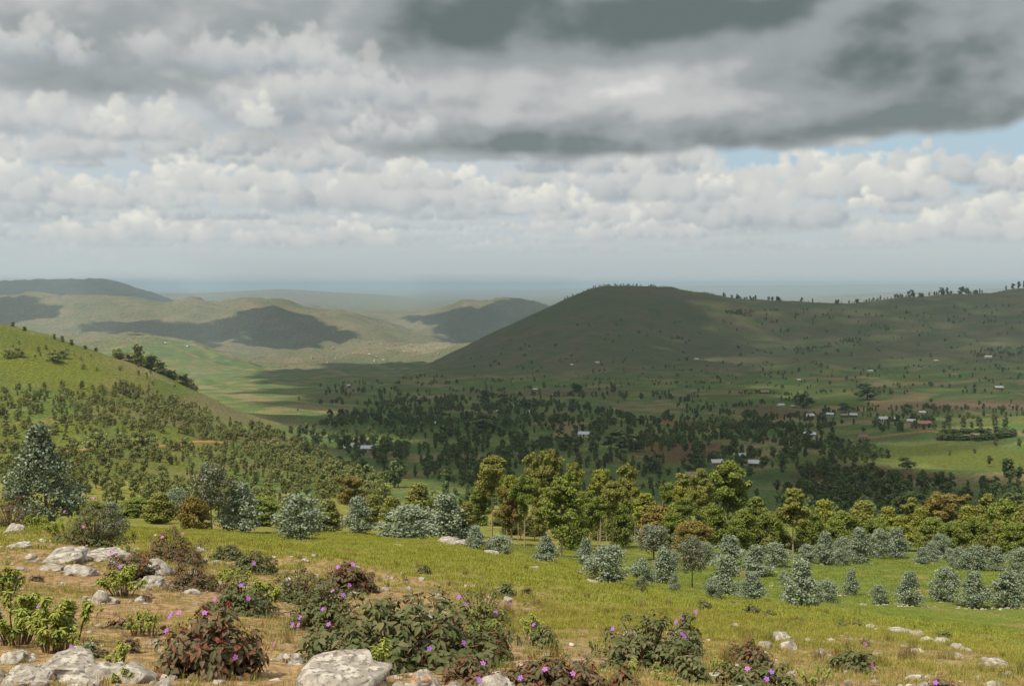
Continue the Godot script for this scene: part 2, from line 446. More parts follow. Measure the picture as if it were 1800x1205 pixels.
func make_sky() -> PanoramaSkyMaterial:
	var w := 4096
	var per := w / 360.0
	var coarse := paint_sky(Canvas.new(512, 256, -180.0, 180.0, -90.0, 90.0))
	coarse.resize(w, w / 2, Image.INTERPOLATE_BILINEAR)
	var cols := int(62.0 * per / 2.0) * 2                 # the northern sky in full detail
	var rows := int(18.5 * per)
	var fine := paint_sky(Canvas.new(cols, rows, -cols / per / 2.0, cols / per / 2.0, 0.0, rows / per))
	coarse.blit_rect(fine, Rect2i(0, 0, cols, rows), Vector2i(w / 2 - cols / 2, w / 4 - rows))
	var turned := Image.create_empty(w, w / 2, false, Image.FORMAT_RGBF)      # north belongs at the seam
	turned.blit_rect(coarse, Rect2i(w / 2, 0, w / 2, w / 2), Vector2i(0, 0))
	turned.blit_rect(coarse, Rect2i(0, 0, w / 2, w / 2), Vector2i(w / 2, 0))
	var m := PanoramaSkyMaterial.new()
	m.panorama = ImageTexture.create_from_image(turned)
	return m

# ---------------------------------------------------------------- ground
var g_patch := noise(31, 0.16, 4)
var g_dry := noise(32, 0.045, 3)
var g_scrub := noise(33, 0.012, 4)
var g_hill := noise(34, 0.0022, 4)
var g_field := noise(35, 0.009, 1, FastNoiseLite.TYPE_CELLULAR)

func grain_texture(s: int, f: float, lo: float, hi: float) -> ImageTexture:
	var n := noise(s, f, 5)
	var im := n.get_seamless_image(512, 512)
	im.convert(Image.FORMAT_RGB8)
	var d := im.get_data()
	for k in d.size():
		d[k] = int(clampf(lo + (hi - lo) * d[k] / 255.0, 0.0, 1.0) * 255.0)
	return ImageTexture.create_from_image(Image.create_from_data(512, 512, false, Image.FORMAT_RGB8, d))

func ground_material(s: int, tile: float, relief: float) -> StandardMaterial3D:
	var m := StandardMaterial3D.new()
	m.vertex_color_use_as_albedo = true
	m.albedo_texture = grain_texture(s, 0.02, 0.55, 1.25)
	m.uv1_triplanar = true
	m.uv1_world_triplanar = true
	m.uv1_scale = Vector3.ONE / tile
	m.roughness = 0.95
	m.metallic_specular = 0.15
	if relief > 0.0:
		m.heightmap_enabled = true
		m.heightmap_texture = grain_texture(s + 1, 0.03, 0.0, 1.0)
		m.heightmap_scale = relief
	return m

const PATCHES := [
	[481.0, -1269.0, 108.74, 106.68, 0.26, 0.2, 0.095, 1],
	[609.0, -1292.0, 81.20, 88.82, 0.24, 0.17, 0.1, 1],
	[432.0, -1369.0, 54.75, 81.19, 0.085, 0.125, 0.028, 1],
	[321.0, -1215.0, 41.67, 121.99, 0.16, 0.12, 0.06, 0.9],
	[264.0, -610.0, 59.21, 109.20, 0.125, 0.15, 0.035, 1],
	[475.0, -1007.0, 63.29, 133.11, 0.12, 0.14, 0.04, 0.8],
	[119.69, -692.0, 35.60, 69.10, 0.15, 0.095, 0.055, 0.9],
	[96.39, -727.0, 16.62, 48.34, 0.3, 0.14, 0.06, 0.5],
	[177.19, -512.0, 35.09, 47.57, 0.15, 0.095, 0.055, 0.95],
	[172.04, -542.0, 18.59, 39.20, 0.17, 0.11, 0.06, 0.7],
	[170.89, -1042.0, 23.83, 32.90, 0.3, 0.14, 0.06, 0.7],
	[203.0, -1039.0, 29.68, 41.44, 0.13, 0.12, 0.05, 0.7],
	[-58.05, -479.0, 12.32, 49.15, 0.2, 0.14, 0.06, 0.8],
	[-54.03, -425.0, 9.72, 34.53, 0.15, 0.175, 0.03, 0.6],
	[-28.11, -977.0, 44.68, 103.78, 0.05, 0.1, 0.02, 0.8],
	[-110.43, -960.0, 38.39, 85.71, 0.055, 0.11, 0.022, 0.8],
	[53.55, -1554.0, 150.99, 86.13, 0.14, 0.125, 0.055, 0.8],
	[292.0, -1455.0, 58.20, 60.36, 0.1, 0.13, 0.03, 0.8],
	[-283.0, -1450.0, 49.72, 67.26, 0.12, 0.125, 0.05, 0.6],
	[143.89, -519.0, 17.81, 32.35, 0.06, 0.1, 0.03, 0.7],
	[-318.0, -661.0, 41.54, 38.41, 0.15, 0.175, 0.03, 0.9],
	[-226.0, -497.0, 12.77, 15.36, 0.15, 0.175, 0.03, 1],
	[-169.66, -567.0, 19.43, 28.33, 0.12, 0.13, 0.04, 0.6],
	[-161.48, -445.0, 12.71, 13.04, 0.2, 0.15, 0.07, 0.6],
	[-112.50, -454.0, 10.37, 34.16, 0.22, 0.15, 0.07, 0.7],
	[-107.78, -492.0, 14.05, 48.10, 0.13, 0.15, 0.035, 0.6],
	[-241.0, -657.0, 22.51, 27.30, 0.17, 0.14, 0.07, 0.5],
	[-209.0, -757.0, 25.94, 220.0, 0.19, 0.16, 0.09, 0.7],
	[-147.54, -640.0, 14.64, 37.35, 0.16, 0.13, 0.07, 0.5],
	[-841.0, -5652.0, 193.78, 309.0, 0.22, 0.2, 0.12, 0.7],
	[-452.0, -5642.0, 161.21, 606.0, 0.3, 0.26, 0.17, 0.7],
	[-1015.0, -3278.0, 112.38, 119.27, 0.17, 0.17, 0.06, 0.6],
	[-1487.0, -3710.0, 148.40, 233.0, 0.18, 0.15, 0.08, 0.5],
	[-687.0, -4283.0, 195.79, 479.0, 0.11, 0.15, 0.07, 0.6],
	[0.40, -9.25, 0.48, 1.76, 0.4, 0.3, 0.21, 0.95],
	[-0.13, -11.13, 0.25, 1.53, 0.34, 0.26, 0.16, 0.7],
	[-1.05, -22.52, 0.77, 3.30, 0.33, 0.24, 0.14, 0.6],
	[34.10, -74.28, 1.70, 3.21, 0.2, 0.12, 0.085, 1],
	[27.08, -72.83, 1.25, 2.12, 0.2, 0.15, 0.07, 0.7],
	[5.57, -13.63, 0.86, 2.91, 0.36, 0.27, 0.15, 0.9],
	[2.68, -7.92, 0.86, 2.11, 0.36, 0.27, 0.16, 0.8],
	[4.18, -8.73, 0.60, 2.12, 0.34, 0.27, 0.14, 0.6],
	[-5.25, -32.33, 0.92, 2.07, 0.3, 0.22, 0.12, 0.5],
	[52.22, -163.80, 5.62, 17.21, 0.15, 0.175, 0.03, 0.8],
]
func ground_colour(x: float, z: float, h: float) -> Color:
	var c := plain_ground(x, z, h)
	var w := g_patch.get_noise_2d(x, z) if z > -330.0 else g_scrub.get_noise_2d(x, z) + 0.5 * g_patch.get_noise_2d(x * 0.4, z * 0.4)
	for p in PATCHES:
		var u: float = (x - p[0]) / p[2]
		if u > 1.3 or u < -1.3: continue
		var v: float = (z - p[1]) / p[3]
		if v > 1.3 or v < -1.3: continue
		var q := 1.0 - (u * u + v * v) * 0.8 + 0.9 * w
		if q > 0.0: c = c.lerp(Color(p[4], p[5], p[6]), sstep(0.0, 0.35, q) * p[7])
	return c

func plain_ground(x: float, z: float, h: float) -> Color:
	var d := -z
	var t := x / maxf(d, 3.0)
	if d < 330.0:
		var p := g_patch.get_noise_2d(x, z)
		var q := g_dry.get_noise_2d(x, z)
		var grass := Color(0.215, 0.240, 0.050).lerp(Color(0.260, 0.255, 0.070), clampf(0.5 + 1.4 * q, 0.0, 1.0))
		var meadow := Color(0.175, 0.235, 0.050).lerp(Color(0.205, 0.245, 0.060), clampf(0.5 + 1.2 * p, 0.0, 1.0))
		var soil := Color(0.43, 0.285, 0.165).lerp(Color(0.36, 0.255, 0.125), clampf(0.5 + 1.5 * p, 0.0, 1.0))
		var c := grass.lerp(meadow, sstep(0.04, 0.26, t + 0.10 * q) * sstep(14.0, 34.0, d))
		var dry := sstep(0.10, -0.24, t + 0.2 * q) * (1.0 - sstep(20.0, 40.0, d)) + sstep(0.24, 0.42, p + 0.15 * q) * 0.7 + (1.0 - sstep(9.0, 15.0, d + 4.0 * q)) * 0.75
		c = c.lerp(soil, clampf(dry, 0.0, 0.92))
		return c
	var s := g_scrub.get_noise_2d(x, z)
	var b := g_hill.get_noise_2d(x, z)
	if d < 3900.0:
		var f := g_field.get_noise_2d(x + 60.0 * s, z * 0.9 + 60.0 * b)
		var kinds := [Color(0.180, 0.205, 0.065), Color(0.105, 0.170, 0.048), Color(0.255, 0.215, 0.105), Color(0.140, 0.190, 0.058), Color(0.225, 0.165, 0.095), Color(0.170, 0.225, 0.065), Color(0.295, 0.255, 0.125)]
		var c: Color = kinds[clampi(int((f * 0.5 + 0.5) * 6.99), 0, 6)]
		c = c.lerp(Color(0.125, 0.155, 0.055), clampf(0.22 + 1.5 * s, 0.0, 0.8))
		var green := sstep(-0.24, -0.36, t) * (1.0 - sstep(700.0, 900.0, d))          # the near western slope: short bright pasture
		c = c.lerp(Color(0.135, 0.155, 0.030), green * clampf(0.75 + 0.8 * s, 0.0, 1.0))
		var hill := sstep(1750.0, 2150.0, d + 130.0 * s) * sstep(-0.11, -0.05, t)
		var moor := Color(0.120, 0.138, 0.072).lerp(Color(0.150, 0.142, 0.082), clampf(0.5 + 1.6 * b, 0.0, 1.0)).lerp(Color(0.105, 0.140, 0.058), clampf(0.15 + 2.1 * s, 0.0, 1.0))
		return c.lerp(moor, hill)
	var dry_hill := Color(0.230, 0.190, 0.115).lerp(Color(0.165, 0.160, 0.085), clampf(0.5 + 2.0 * b, 0.0, 1.0))
	return dry_hill.lerp(Color(0.140, 0.165, 0.075), clampf(0.25 + 1.7 * s, 0.0, 0.9))

func land_sheet(called: String, x0: float, x1: float, z0: float, z1: float, step: float, inner: Rect2, m: Material, skirt: float) -> void:
	var nx := int(round((x1 - x0) / step)) + 1
	var nz := int(round((z1 - z0) / step)) + 1
	var s := Shape.new()
	var hs := PackedFloat32Array()
	hs.resize((nx + 2) * (nz + 2))
	for j in nz + 2:
		for i in nx + 2:
			hs[j * (nx + 2) + i] = height(x0 + (i - 1) * step, z0 + (j - 1) * step)
	s.v.resize(nx * nz); s.n.resize(nx * nz); s.c.resize(nx * nz)
	for j in nz:
		for i in nx:
			var x := x0 + i * step
			var z := z0 + j * step
			var k := (j + 1) * (nx + 2) + i + 1
			var h := hs[k]
			var e := j * nx + i
			s.n[e] = Vector3(hs[k - 1] - hs[k + 1], 2.0 * step, hs[k - nx - 2] - hs[k + nx + 2]).normalized()
			s.c[e] = ground_colour(x, z, h)
			if i == 0 or j == 0 or i == nx - 1 or j == nz - 1: h -= skirt
			s.v[e] = Vector3(x, h, z)
	for j in nz - 1:
		for i in nx - 1:
			var x := x0 + i * step
			var z := z0 + j * step
			if inner.size.x > 0.0 and x > inner.position.x + step and x + step < inner.end.x - step and z > inner.position.y + step and z + step < inner.end.y - step: continue
			var a := j * nx + i
			s.i.append_array(PackedInt32Array([a, a + 1, a + nx, a + 1, a + nx + 1, a + nx]))
	whole(called, s.mesh(), m, "", "", "structure")

func make_ground() -> void:
	var near := Rect2(-110.0, -190.0, 240.0, 240.0)
	var mid := Rect2(-1300.0, -3900.0, 2900.0, 4200.0)
	var far := Rect2(-8000.0, -13500.0, 16000.0, 15500.0)
	land_sheet("ground", near.position.x, near.end.x, near.position.y, near.end.y, 0.6, Rect2(), ground_material(41, 1.7, 2.5), 0.6)
	land_sheet("valley_ground", mid.position.x, mid.end.x, mid.position.y, mid.end.y, 9.0, near, ground_material(43, 31.0, 0.0), 3.0)
	land_sheet("hills", far.position.x, far.end.x, far.position.y, far.end.y, 55.0, mid, ground_material(45, 190.0, 0.0), 15.0)
	land_sheet("far_hills", -60000.0, 60000.0, -70000.0, 4000.0, 500.0, far, ground_material(47, 900.0, 0.0), 0.0)

# ---------------------------------------------------------------- clouds overhead, whose shadows lie on the valley and the hills
const CLOUDS := [
	[3000.0, 130.0, -303.0, -1320.0, -129.0, -859.0, -54.0, -671.0, 24.0, -420.0, 32.0, -350.0, 67.0, -335.0, 113.0, -360.0, 159.0, -480.0, 216.0, -645.0, 297.0, -806.0, 363.0, -1053.0, 353.0, -1429.0, 391.0, -1900.0, 455.0, -2450.0, 481.0, -2900.0, 529.0, -3700.0, 211.0, -3700.0, -411.0, -3600.0, -590.0, -3957.0, -643.0, -3028.0, -575.0, -2329.0, -387.0, -1496.0],
	[3000.0, 120.0, -2725.0, -6148.0, -2595.0, -6261.0, -2365.0, -6365.0, -2109.0, -6251.0, -1939.0, -6220.0, -1859.0, -6439.0, -1738.0, -6471.0, -1681.0, -6611.0, -1612.0, -6800.0, -1469.0, -6766.0, -1252.0, -6439.0, -1069.0, -6028.0, -1198.0, -5813.0, -1340.0, -5441.0, -1750.0, -5880.0, -1947.0, -5968.0, -1422.0, -3822.0, -2489.0, -5958.0],
	[3000.0, 120.0, -5006.0, -7300.0, -3440.0, -7000.0, -2972.0, -6460.0, -3089.0, -6209.0, -4114.0, -6000.0],
	[4500.0, 260.0, -12343.0, -13500.0, -4397.0, -13500.0, -3192.0, -9800.0, -8960.0, -9800.0],
	[3000.0, 140.0, -1060.0, -8826.0, -692.0, -8653.0, -294.0, -8568.0, 26.0, -9050.0, 420.0, -9800.0, 616.0, -9800.0, 451.0, -7900.0, -320.0, -5587.0, -740.0, -8087.0],
	[3000.0, 100.0, -945.0, -4340.0, -622.0, -4171.0, -400.0, -3490.0, -539.0, -2765.0, -677.0, -2360.0, -846.0, -3073.0],
	[3000.0, 130.0, 229.0, -686.0, 304.0, -800.0, 435.0, -1022.0, 609.0, -1246.0, 817.0, -1300.0, 2537.0, -3700.0, 507.0, -3700.0, 497.0, -2900.0, 469.0, -2450.0, 402.0, -1900.0, 361.0, -1429.0],
]
const c_label := [
	"broad grey cloud whose shadow covers the valley and the round-topped hill",
	"grey cloud whose shadow lies on the dry ridge above the village",
	"small grey cloud whose shadow lies on the western end of the dry ridge",
	"long grey cloud whose shadow darkens the far flat-topped hill",
	"grey cloud whose shadow lies on the twin hills behind the village",
	"narrow grey cloud whose shadow lies across the lower valley",
	"thin pale cloud whose faint shadow lies on the eastern moorland slope",
]

func make_clouds() -> void:
	var ball := SphereMesh.new()
	ball.radial_segments = 10
	ball.rings = 6
	ball.radius = 1.0
	ball.height = 2.0
	var arr := ball.get_mesh_arrays()
	var bv: PackedVector3Array = arr[Mesh.ARRAY_VERTEX]
	var bn: PackedVector3Array = arr[Mesh.ARRAY_NORMAL]
	var bi: PackedInt32Array = arr[Mesh.ARRAY_INDEX]
	var m := StandardMaterial3D.new()
	m.albedo_color = Color(0.93, 0.94, 0.95)
	m.roughness = 1.0
	m.metallic_specular = 0.0
	m.backlight_enabled = true
	m.backlight = Color(1.0, 1.0, 1.0)
	var thin: StandardMaterial3D = m.duplicate()
	thin.transparency = BaseMaterial3D.TRANSPARENCY_ALPHA
	thin.albedo_color.a = 0.36
	var lumps := noise(51, 1.3, 2)
	for c in CLOUDS:
		var up: float = c[0]
		var cell: float = c[1]
		var poly := PackedVector2Array()
		for k in range(2, c.size(), 2): poly.append(Vector2(c[k], c[k + 1]))
		var lo := poly[0]
		var hi := poly[0]
		for p in poly:
			lo = lo.min(p); hi = hi.max(p)
		var s := Shape.new()
		var z := lo.y
		var shift := sun_from / sun_from.y * up
		while z <= hi.y:
			var x := lo.x
			while x <= hi.x:
				var p := Vector2(x, z) + Vector2(rng.randf_range(-0.3, 0.3), rng.randf_range(-0.3, 0.3)) * cell
				if Geometry2D.is_point_in_polygon(p, poly):
					var r := cell * rng.randf_range(0.70, 0.95)
					var at := Vector3(p.x, -120.0, p.y) + shift + Vector3(0.0, rng.randf_range(-0.25, 0.25) * cell, 0.0)
					var first := s.v.size()
					for q in bv.size():
						var w := bv[q] * (1.0 + 0.3 * lumps.get_noise_3dv(bv[q] + at * 0.01))
						s.v.append(at + Vector3(w.x * r, w.y * r * 0.6, w.z * r))
						s.n.append(bn[q])
						s.c.append(Color.WHITE)
					for q in bi: s.i.append(first + q)
				x += cell
			z += cell
		var label: String = c_label[taken.get("cloud", -1) + 1]
		whole("cloud", s.mesh(), thin if label.begins_with("thin") else m, label, "cloud", "structure")

# ---------------------------------------------------------------- materials of plants, stone and houses
func leaf_material(back: Color, rough := 0.6) -> StandardMaterial3D:
	var m := StandardMaterial3D.new()
	m.vertex_color_use_as_albedo = true
	m.roughness = rough
	m.metallic_specular = 0.3
	m.backlight_enabled = true
	m.backlight = back
	return m

func plain_material(c: Color, rough := 0.9, spec := 0.25) -> StandardMaterial3D:      # c is linear
	var m := StandardMaterial3D.new()
	m.albedo_color = c.linear_to_srgb()
	m.roughness = rough
	m.metallic_specular = spec
	return m

var m_leaf: StandardMaterial3D
var m_bark: StandardMaterial3D

func vary(c: Color, by: float) -> Color:
	var k := 1.0 + rng.randf_range(-by, by)
	return Color(c.r * k * (1.0 + rng.randf_range(-0.5, 0.5) * by), c.g * k, c.b * k * (1.0 + rng.randf_range(-0.5, 0.5) * by))

func on_sphere() -> Vector3:
	var y := rng.randf_range(-1.0, 1.0)
	var a := rng.randf() * TAU
	var r := sqrt(1.0 - y * y)
	return Vector3(cos(a) * r, y, sin(a) * r)

# ---------------------------------------------------------------- trees
func profile(shape: int, u: float) -> float:      # share of the crown's half width at the height u of the crown
	match shape:
		0: return sqrt(maxf(0.0, 1.0 - pow(absf(u - 0.42) / 0.62, 2.2)))                # round
		1: return (1.0 - pow(u, 1.5)) * 0.92 * sstep(-0.12, 0.22, u) + 0.10             # young pyramid
		2: return sstep(-0.16, 0.28, u) * pow(maxf(0.0, 1.02 - u), 0.72)                # tall gum
		3: return sqrt(maxf(0.0, 1.0 - pow(absf(u - 0.5) / 0.55, 3.0)))                 # column
		_: return sstep(0.0, 0.5, u) * sqrt(maxf(0.0, 1.05 - u))                        # flat-topped

func leaves(s: Shape, at: Vector3, r: float, count: int, size: float, cols: Array, flat: float, hang: float) -> void:
	for k in count:
		var d := on_sphere()
		var p := at + Vector3(d.x, d.y * flat, d.z) * r * (0.25 + 0.75 * sqrt(rng.randf()))
		var n := (d * 0.8 + on_sphere() * 0.9 + Vector3(0.0, 0.35, 0.0)).normalized()
		var f := n.cross(on_sphere()).normalized()
		f = (f + Vector3(0.0, -hang, 0.0)).normalized()
		var w := n.cross(f).normalized() * size * rng.randf_range(0.30, 0.48)
		var l := f * size * rng.randf_range(0.7, 1.2)
		var c := vary(cols[rng.randi() % cols.size()], 0.22)
		s.quad(p - l * 0.5, p + w, p + l * 0.5, p - w, c)

# a crown of leaf sprays; returns the centres of its clumps, to which limbs can reach
func crown(s: Shape, tall: float, wide: float, lo: float, shape: int, clumps: int, per: int, size: float, cols: Array, clump: float, hang := 0.3) -> Array:
	var spots := []
	var lean := Vector3(rng.randf_range(-0.12, 0.12), 0.0, rng.randf_range(-0.12, 0.12)) * wide
	if clumps >= 100:                              # a gum: steep boughs, each with its own head of leaves
		var boughs := clumps / 7
		for b in boughs:
			var u0 := pow((b + rng.randf()) / boughs, 0.85)
			var a0 := b * 2.4 + rng.randf_range(-0.5, 0.5)
			var far := profile(shape, u0) * wide * rng.randf_range(0.40, 0.95)
			var root := Vector3(0.0, lerpf(lo, 0.92, u0) * tall, 0.0) + lean * u0
			var tip := root + Vector3(cos(a0) * far, (far * 0.9 + 0.07 * tall) * rng.randf_range(0.6, 1.2), sin(a0) * far)
			tip.y = minf(tip.y, tall - clump * 0.6)
			for k in 7:
				var p := root.lerp(tip, 0.35 + 0.65 * sqrt(k / 6.0)) + on_sphere() * clump * (0.75 - 0.45 * u0)
				spots.append(p)
				leaves(s, p, clump * rng.randf_range(0.6, 1.05) * (1.1 - 0.5 * u0), int(per * (1.1 - 0.5 * u0)), size, cols, 0.95, hang)
		return spots
	for k in clumps:
		var u := (k + rng.randf()) / clumps
		var a := rng.randf() * TAU
		var reach := maxf(0.0, profile(shape, u) * wide * rng.randf_range(0.86, 1.12) - clump * 0.6)
		var r := reach * pow(rng.randf(), 0.45)
		var p := Vector3(cos(a) * r, 0.0, sin(a) * r) + lean * u
		p.y = lerpf(lo * tall + clump * 0.4, tall - clump * 0.75, u)
		spots.append(p)
		leaves(s, p, clump * rng.randf_range(0.65, 1.15), per, size, cols, 0.75, hang)
	return spots

func trunk(s: Shape, tall: float, thick: float, spots: Array, limbs: int, col: Color) -> void:
	var path := []
	var radii := []
	var bend := Vector3(rng.randf_range(-1.0, 1.0), 0.0, rng.randf_range(-1.0, 1.0)) * tall * 0.02
	for k in 6:
		var u := k / 5.0
		path.append(Vector3(0.0, -0.03 * tall + u * tall * 0.95, 0.0) + bend * sin(u * 4.0))
		radii.append(thick * (1.25 - u) * (1.35 if k == 0 else 1.0))
	s.tube(path, radii, 6, col)
	for k in mini(limbs, spots.size()):
		var q: Vector3 = spots[int(k * spots.size() / float(limbs))]
		var y := clampf(q.y - Vector2(q.x, q.z).length() * 0.8, tall * 0.12, tall * 0.85)
		var from := Vector3(0.0, y, 0.0)
		s.tube([from, from.lerp(q, 0.55) + Vector3(0.0, tall * 0.015, 0.0), q], [thick * 0.42, thick * 0.28, thick * 0.12], 4, col)

func tree_kind(tall: float, wide: float, lo: float, shape: int, clumps: int, per: int, size: float, cols: Array, clump: float, thick: float, bark: Color, limbs := 6, hang := 0.3) -> Array:
	var c := Shape.new()
	var t := Shape.new()
	var spots := crown(c, tall, wide, lo, shape, clumps, per, size, cols, clump, hang)
	trunk(t, tall, thick, spots, limbs, bark)
	return [c.mesh(), t.mesh(), tall, wide]

func put_tree(called: String, kind: Array, x: float, z: float, tall: float, wide: float, label: String, category: String, group: String, sink := 0.0) -> Node3D:
	var o := thing(called, label, category, Vector3(x, height(x, z) - sink, z), rng.randf() * TAU, group)
	o.scale = Vector3(wide / (2.0 * kind[3]), tall / kind[2], wide / (2.0 * kind[3]))
	part("crown", kind[0], m_leaf, o)
	part("trunk", kind[1], m_bark, o)
	return o

const SAPLINGS := [
	[-61.30, -129.14, 12.69, 9.96],
	[-13.14, -32.17, 1.21, 1.10],
	[-55.67, -155.88, 3.38, 3.03],
	[-64.12, -187.85, 5.15, 4.29],
	[-39.29, -128.50, 8.66, 4.70],
	[-35.88, -130.43, 6.56, 6.26],
	[-9.90, -46.17, 2.06, 2.22],
	[-8.80, -56.66, 2.07, 2.01],
	[-5.93, -55.37, 1.96, 3.29],
	[-9.03, -135.48, 6.35, 7.12],
	[-1.75, -46.56, 1.06, 1.12],
	[-0.62, -46.79, 0.96, 1.23],
	[1.73, -47.96, 1.32, 1.43],
	[3.80, -50.40, 1.50, 1.21],
	[3.49, -35.75, 1.39, 1.51],
	[8.77, -56.95, 2.02, 1.69],
	[5.62, -42.03, 1.10, 1.01],
	[5.93, -35.81, 0.65, 0.49],
	[15.29, -105.41, 3.73, 3.98],
	[10.35, -56.20, 2.83, 1.54],
	[20.71, -92.67, 3.07, 3.50],
	[21.23, -85.05, 2.62, 3.11],
	[25.59, -94.84, 2.28, 2.38],
	[12.33, -55.83, 2.17, 2.11],
	[7.12, -34.47, 0.71, 0.63],
	[8.89, -36.41, 1.04, 1.16],
	[10.58, -35.81, 1.80, 1.51],
	[18.69, -57.89, 1.59, 1.46],
	[20.26, -72.95, 1.00, 1.08],
	[23.04, -66.61, 1.90, 1.22],
	[22.19, -59.15, 1.22, 1.01],
	[22.74, -55.83, 1.98, 1.66],
	[27.38, -61.95, 2.27, 1.84],
	[27.69, -58.76, 2.15, 1.95],
	[29.84, -58.95, 2.09, 2.29],
	[45.96, -88.34, 2.52, 2.22],
	[30.00, -99.82, 1.83, 2.51],
	[31.34, -98.19, 3.25, 2.69],
	[35.23, -104.72, 2.63, 2.03],
	[34.98, -98.84, 3.50, 3.05],
	[42.06, -112.42, 3.34, 2.83],
	[45.27, -115.62, 3.44, 3.30],
	[47.12, -110.21, 2.27, 2.27],
	[53.91, -123.11, 3.10, 2.25],
	[47.28, -106.11, 1.70, 1.70],
	[43.87, -94.84, 1.84, 1.73],
	[44.85, -94.68, 2.38, 2.38],
	[46.06, -93.13, 2.34, 2.45],
	[34.81, -67.28, 1.54, 1.54],
	[43.39, -103.86, 1.78, 1.78],
]
const GUMS := [
	[-3.16, -155.63, 13.4, 5.9, 0],
	[-5.39, -160.32, 8.4, 4.6, 1],
	[1.64, -128.50, 9.6, 3.4, 1],
	[4.13, -190.00, 15.6, 4.8, 0],
	[7.38, -190.00, 16.2, 5.6, 0],
	[5.03, -101.99, 8.4, 4.5, 1],
	[11.63, -185.00, 14.0, 4.2, 0],
	[7.81, -124.74, 6.4, 3.3, 1],
	[13.77, -153.33, 11.7, 4.2, 2],
	[13.20, -129.36, 9.4, 4.0, 0],
	[21.19, -180.00, 13.6, 4.7, 0],
	[21.62, -158.74, 8.0, 5.3, 2],
	[23.02, -149.33, 6.2, 5.6, 3],
	[31.27, -180.00, 12.1, 5.6, 0],
	[33.60, -175.00, 12.8, 5.0, 0],
	[30.70, -138.64, 12.6, 6.0, 1],
	[39.78, -161.12, 8.1, 5.0, 1],
	[22.22, -121.29, 4.1, 3.9, 3],
	[35.92, -125.15, 8.6, 4.3, 0],
	[56.61, -177.60, 8.4, 6.3, 2],
	[58.49, -164.07, 8.1, 7.1, 0],
	[64.86, -169.02, 7.3, 5.4, 2],
	[75.43, -185.39, 9.3, 4.7, 0],
	[70.73, -161.38, 9.3, 6.1, 3],
	[63.79, -152.83, 7.0, 4.7, 2],
	[79.52, -164.07, 9.8, 4.9, 0],
	[70.13, -150.82, 7.6, 5.5, 2],
	[74.72, -148.11, 8.5, 5.1, 1],
	[75.20, -143.77, 7.9, 5.3, 0],
	[77.14, -140.02, 8.7, 5.6, 0],
	[-16.45, -172.12, 8.8, 6.9, 0],
	[-26.42, -186.31, 6.2, 5.3, 0],
	[-37.46, -230.0, 9.2, 6.0, 3],
	[-21.74, -178.78, 6.1, 5.5, 0],
	[-28.11, -149.33, 5.5, 5.1, 0],
	[0.00, -135.03, 7.9, 3.4, 3],
	[4.02, -126.19, 7.2, 3.2, 0],
	[11.20, -142.12, 8.5, 3.4, 1],
	[15.02, -136.37, 6.6, 3.1, 1],
	[23.07, -138.19, 6.5, 3.5, 1],
	[28.15, -136.82, 6.6, 3.6, 1],
	[31.13, -132.60, 5.7, 3.3, 1],
	[35.34, -135.48, 5.6, 3.6, 1],
	[43.18, -141.88, 6.2, 3.7, 1],
	[49.39, -146.89, 6.1, 4.2, 1],
	[54.32, -146.41, 5.4, 4.0, 1],
	[59.70, -150.32, 5.6, 4.1, 2],
	[60.98, -142.12, 5.6, 3.7, 1],
	[62.92, -139.10, 5.1, 3.5, 1],
	[64.85, -136.37, 5.7, 3.6, 1],
	[66.19, -133.48, 5.3, 3.5, 0],
	[67.29, -130.64, 5.0, 3.4, 1],
	[-53.83, -150.00, 5.1, 5.5, 0],
	[-24.21, -75.00, 3.6, 2.0, 3],
	[-32.00, -140.00, 4.5, 4.0, 0],
	[-30.43, -150.00, 4.2, 3.8, 1],
	[-40.69, -160.00, 5.1, 5.5, 1],
	[-65.09, -170.00, 3.4, 4.9, 1],
	[-72.86, -170.00, 2.6, 4.9, 1],
	[-85.49, -170.00, 4.9, 5.8, 0],
	[-48.57, -170.00, 4.5, 4.9, 0],
	[-6.41, -138.19, 5.8, 3.6, 0],
	[-14.86, -200.0, 6.9, 5.7, 1],
]
